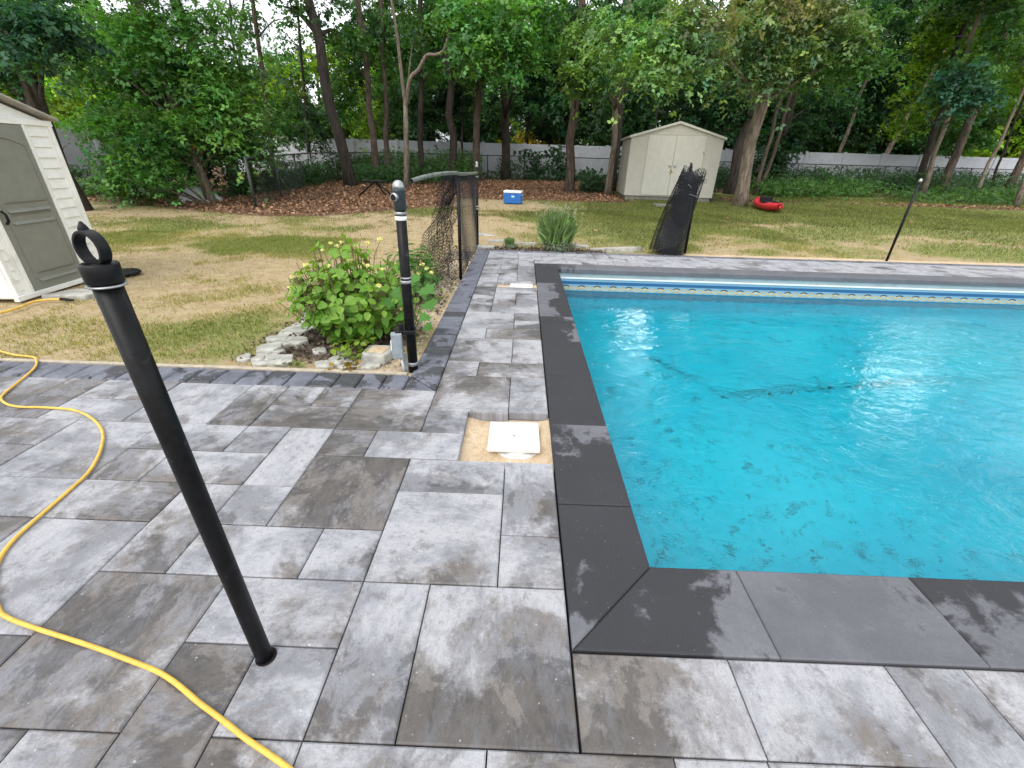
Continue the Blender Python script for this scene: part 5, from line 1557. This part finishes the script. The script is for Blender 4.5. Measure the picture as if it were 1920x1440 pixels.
make_tree('pale forked trunk with one limb curving far right above the domed post', (759, 340), (757, 165), 11, 'bark_light', 20,
          fork=[[at(754, 150, 20), at(745, 70, 20), at(733, -10, 20), at(728, -80, 20)], [at(768, 150, 20), at(785, 130, 20), at(800, 104, 20), at(822, 102, 19.8), at(838, 80, 19.6), at(842, 10, 19.5), at(846, -60, 19.5)]], blobs=[(780, 40, 50, 30, .8, MID, .4)])
make_tree('dark straight trunk right of the forked tree', (784, 312), (788, 0), 13, 'bark_dark', 24, blobs=[(800, 60, 50, 40, 1, MID, .7), (820, 130, 40, 30, 1, BRI, .7), (830, 20, 40, 30, .5, BRI, .7), (780, 190, 40, 40, 2, DRK, .6)], auto=(3, MID, 8.5, 13, 2.2, .7))
make_tree('dark rough trunk above the bent rail of the mesh fence', (848, 312), (839, 0), 18, 'bark_dark', 24.5, blobs=[(850, 150, 40, 40, 1.5, DRK, .8), (820, 200, 40, 40, 2, DRK, .7)], auto=(4, MID, 8, 13, 2.4, .8))
make_tree('sapling with slight stem left of the brown trunk behind the capped post', (868, 306), (865, 150), 5, 'bark_dark', 26, H=8, blobs=[(868, 170, 40, 40, .5, DRK, .7)])
make_tree('brown trunk directly behind the capped fence post', (895, 318), (897, 100), 16, 'bark_brown', 25, blobs=[(890, 130, 60, 36, -1, MID, .8)], auto=(4, MID, 8, 13, 2.4, .8))
make_tree('dark trunk with bright oak branches hanging over the blue cooler', (949, 333), (946, 140), 18, 'bark_dark', 26.5, leaf=.14,
          blobs=[(890, 50, 70, 45, -9.5, BRI), (960, 35, 80, 40, -9.8, BRI), (925, 100, 70, 30, -10, BRI), (990, 90, 50, 30, -9.6, BRI), (870, 15, 60, 25, -9, MID), (1010, 40, 50, 40, -9, BRI), (960, 128, 30, 18, -10, BRI), (940, 180, 40, 40, 1, DRK, .7)], auto=(4, MID, 8.5, 13, 2.4, .8))
make_tree('tall medium brown trunk between the cooler and the beige shed', (1066, 360), (1078, 160), 18, 'bark_brown', 19.9, leaf=.14,
          blobs=[(1100, 95, 60, 40, -2.2, PAL), (1080, 140, 50, 25, -2, PAL, .8), (1130, 60, 60, 36, -2, PAL), (1060, 40, 40, 30, -1, MID, .5)], auto=(4, MID, 7.5, 13, 2.4, .8))
make_tree('slim pale trunk under light green oak leaves just left of the beige shed', (1140, 364), (1158, 180), 13, 'bark_light', 19.4, leaf=.105,
          blobs=[(1190, 55, 70, 40, -5.5, PAL), (1230, 110, 55, 36, -6.6, PAL), (1165, 100, 60, 30, -3.2, PAL), (1245, 135, 30, 20, -6.8, PAL), (1200, 20, 70, 26, -5, MID), (1260, 60, 40, 40, -6.5, PAL, .8), (1120, 150, 40, 24, -1.5, MID, .7)], auto=(4, MID, 7.5, 13, 2.4, .8))
make_tree('dark trunk right behind the slim pale trunk by the beige shed', (1150, 345), (1166, 170), 13, 'bark_dark', 21.5, blobs=[(1180, 180, 50, 40, 1, DRK), (1140, 215, 40, 36, 1, DRK, .8)], auto=(3, DRK, 7.5, 12, 2.4, .8))
# right
make_tree('dark trunk beside the right wall of the beige shed', (1368, 356), (1400, 230), 24, 'bark_dark', 21.8, blobs=[(1330, 200, 60, 40, 1, DRK), (1290, 170, 60, 40, 1, DRK), (1400, 190, 50, 40, .6, DRK)], auto=(4, DRK, 7, 12.5, 2.5, .9))
make_tree('thick pale trunk standing just left of the red kayak', (1386, 386), (1447, 127), 27, 'bark_light', None, leaf=.115,
          blobs=[(1310, 95, 70, 36, -3.5, GRY), (1390, 60, 80, 40, -1, GRY), (1470, 85, 70, 36, -.8, GRY), (1340, 25, 90, 30, -3, BRN), (1430, 20, 80, 30, -.8, BRN), (1550, 50, 80, 40, -.6, GRY), (1600, 105, 70, 34, -.4, MID), (1530, 15, 70, 26, -.6, BRN), (1400, 130, 60, 26, -1, GRY), (1450, 150, 40, 22, -1, GRY, .8), (1290, 50, 50, 40, -3.2, GRY, .8), (1500, 130, 60, 30, .3, MID)],
          auto=(4, GRY, 7.5, 13, 2.6, .8))
make_tree('thin brown stem right of the thick pale trunk near the kayak', (1416, 362), (1470, 165), 9, 'bark_brown', 21.5, auto=(3, DRK, 5.5, 10, 2.0, .8), H=10)
make_tree('second thin brown stem right of the thick pale trunk near the kayak', (1432, 345), (1487, 160), 9, 'bark_brown', 23, auto=(3, MID, 5.5, 10, 2.0, .8), H=10)
make_tree('dark trunk with ivy behind the kayak', (1440, 348), (1498, 160), 19, 'bark_dark', 24.5, blobs=[(1470, 270, 40, 40, 0, DRK), (1440, 300, 34, 30, -.3, DRK), (1540, 190, 70, 40, 1, DRK), (1500, 245, 50, 26, .4, DRK)], auto=(4, DRK, 7, 12.5, 2.6, .9))
make_tree('pale thin trunk leaning right beyond the fence behind the kayak', (1563, 300), (1640, 110), 10, 'bark_light', 33, blobs=[(1600, 200, 70, 60, 1.5, DRK), (1660, 130, 60, 40, 1, DRK)], auto=(2, DRK, 8, 12, 2.5, .8))
make_tree('strongly leaning pale trunk beyond the fence right of centre wood', (1641, 305), (1735, 160), 12, 'bark_light', 33, blobs=[(1690, 180, 50, 50, 2, MID), (1720, 235, 50, 40, 2, BRI, .8)], auto=(2, MID, 8, 12, 2.5, .8))
make_tree('pale trunk of a close double pair behind the lone thin post', (1738, 342), (1797, 157), 13, 'bark_light', 23, blobs=[(1760, 80, 60, 50, 3, YEL, .8), (1800, 150, 60, 40, -2, BLU, .9), (1830, 185, 50, 26, -2.5, BLU, .8)], auto=(4, MID, 7.5, 13, 2.6, .8))
make_tree('dark trunk of a close double pair behind the lone thin post', (1724, 340), (1775, 165), 17, 'bark_dark', 25, blobs=[(1720, 200, 50, 50, 3, YEL, .6)], auto=(3, DRK, 8, 12.5, 2.5, .8))
make_tree('stout grey brown trunk leaning right of the double pair', (1773, 345), (1843, 160), 22, 'bark_brown', 24, blobs=[(1850, 100, 60, 50, 3, YEL), (1810, 240, 60, 40, 3, MID), (1780, 30, 60, 30, 2, MID, .7)], auto=(4, MID, 7.5, 13, 2.6, .8))
make_tree('thin pale stem leaning right at the brush near the plank', (1831, 362), (1907, 195), 9, 'bark_light', 22, auto=(3, MID, 5, 10, 2.2, .7), H=10)
make_tree('thin dark stem between the two right hand leaning trunks', (1866, 335), (1915, 200), 7, 'bark_dark', 26, auto=(3, YEL, 5, 9, 2.2, .6), H=9)
make_tree('grey trunk at the right edge behind the brush', (1892, 348), (1962, 190), 20, 'bark_brown', 25, blobs=[(1880, 200, 60, 50, 3, YEL, .7), (1900, 60, 60, 50, 2, MID)], auto=(4, MID, 6.5, 12, 2.6, .8))
make_tree('pale trunk foot at the far right edge beside the leaf litter', (1908, 386), (1955, 260), 15, 'bark_light', 19.3, auto=(4, MID, 6, 11, 2.4, .8))

# wood beyond the fence: trees one can tell apart, each with trunk and crown
NB = 0
kinds = [(DRK, 'bark_dark', 'dark pine beyond the white fence with whorls of drooping boughs', 'pines beyond the fence', 'pine_tree'),
         (MID, 'bark_dark', 'mid green leafy tree beyond the white fence', 'leafy trees beyond the fence', 'tree'),
         (YEL, 'bark_brown', 'sunlit yellow green tree beyond the white fence', 'yellow green trees beyond the fence', 'tree')]
def back_tree(px, Y, kd_, H, w=9, low=1.6, rad_=2.6):
    colr, bark, lab, grp, nm = kinds[kd_]
    make_tree(lab, (px, 300+.0286*(px-983)), (px-(915-px)*.06, 200), w, bark, Y, H=H, auto=(int(H*1.05), colr, low, H, rad_, .95), leaf=.25, cov=1.8, group=grp, name=nm)
for px, Y, kd_, H, low in [(-120, 30, 1, 12, 2), (-10, 34, 2, 10, 2), (70, 32, 2, 12, 2), (150, 36, 1, 12, 2), (230, 33, 2, 9, 2), (300, 38, 1, 10, 2), (370, 35, 1, 7.0, 1.8), (440, 38, 2, 6.8, 1.6), (505, 35, 2, 6.0, 1.6), (560, 40, 1, 7.5, 1.6), (620, 37, 1, 7.5, 1.6), (690, 36, 2, 8.5, 1.6), (750, 40, 1, 11, 1.6),
                           (815, 34, 0, 11, 2.2), (870, 38, 0, 12, 2.2), (925, 42, 1, 12, 2.5), (985, 33, 0, 10.5, 3.4), (1040, 38, 0, 12, 3.6), (1105, 34, 0, 11, 3.0), (1165, 40, 1, 12, 2.2), (1215, 34, 0, 11, 2.0), (1290, 37, 1, 12, 2.0), (1345, 33, 0, 11, 2), (1420, 38, 1, 12, 2), (1490, 34, 0, 12, 2), (1560, 38, 1, 12, 2), (1640, 36, 0, 12, 2.5), (1700, 40, 2, 12, 2), (1770, 35, 2, 11, 2), (1840, 38, 2, 12, 2), (1910, 35, 1, 12, 2), (2000, 36, 2, 12, 2), (2090, 34, 1, 12, 2)]:
    back_tree(px, Y, kd_, H, low=low)
# yellow bush
p = at(1000, 258, 36)
t = thing('yellow_bush', 'bright yellow bush glowing beyond the white fence behind the cooler', 'bush', (p.x, p.y, gz(36)))
bl = [(p.x, p.y, p.z-.3, 1.7, 1.0, .9, (.62, .50, .015), 900), (p.x+1.6, p.y, p.z-.6, 1.1, .8, .6, (.55, .47, .02), 420), (p.x-2.6, p.y+.5, p.z-.6, 1.0, .8, .6, (.50, .45, .02), 380)]
P_, U_, K_ = foliage_points(bl, 1.0, .3, .5)
scatter('foliage', P_, U_, R.uniform(.2, .36, len(P_)), K_, T_SPRAY, M['leaf'], t)
MB().tube([(p.x, p.y, gz(36)), (p.x, p.y, p.z)], .06, 6).build('stem', M['bark_dark'], t)

# far wood closing the view
n = 26000
az = R.uniform(rad(-62), rad(62), n); dist = R.uniform(44, 60, n)
x_, y_ = np.sin(az)*dist/np.cos(az)*.80, dist+6
k = 900
cz = R.uniform(.8, 13.5, k); ci = R.integers(0, k, n); ca = R.uniform(-75, 75, k); cy_ = R.uniform(48, 64, k)
x_ = ca[ci]+R.normal(0, 1.3, n); y_ = cy_[ci]+R.normal(0, 1.3, n); z_ = cz[ci]+R.normal(0, .75, n)
azd = np.degrees(np.arctan2(x_, y_))
gap = (azd > -36) & (azd < -16.5)
ok = (z_ > .6) & ~(gap & (z_ > 6.2+1.5*np.sin(azd*1.7)))
x_, y_, z_, ci = x_[ok], y_[ok], z_[ok], ci[ok]; n = len(x_)
pal = np.array([MID, DRK, DRK, YEL, MID])[R.integers(0, 5, k)][ci]
kind(scatter('far_woods', np.stack([x_, y_, z_], -1), R.normal(size=(n, 3))*.6+np.array([0, -.3, 1]), R.uniform(.5, .95, n), np.clip(pal*np.clip(R.normal(1, .25, (n, 1)), .4, 1.7), .006, .6), T_SPRAY5, M['leaf']), 'stuff', 'mass of trees far behind the fence')
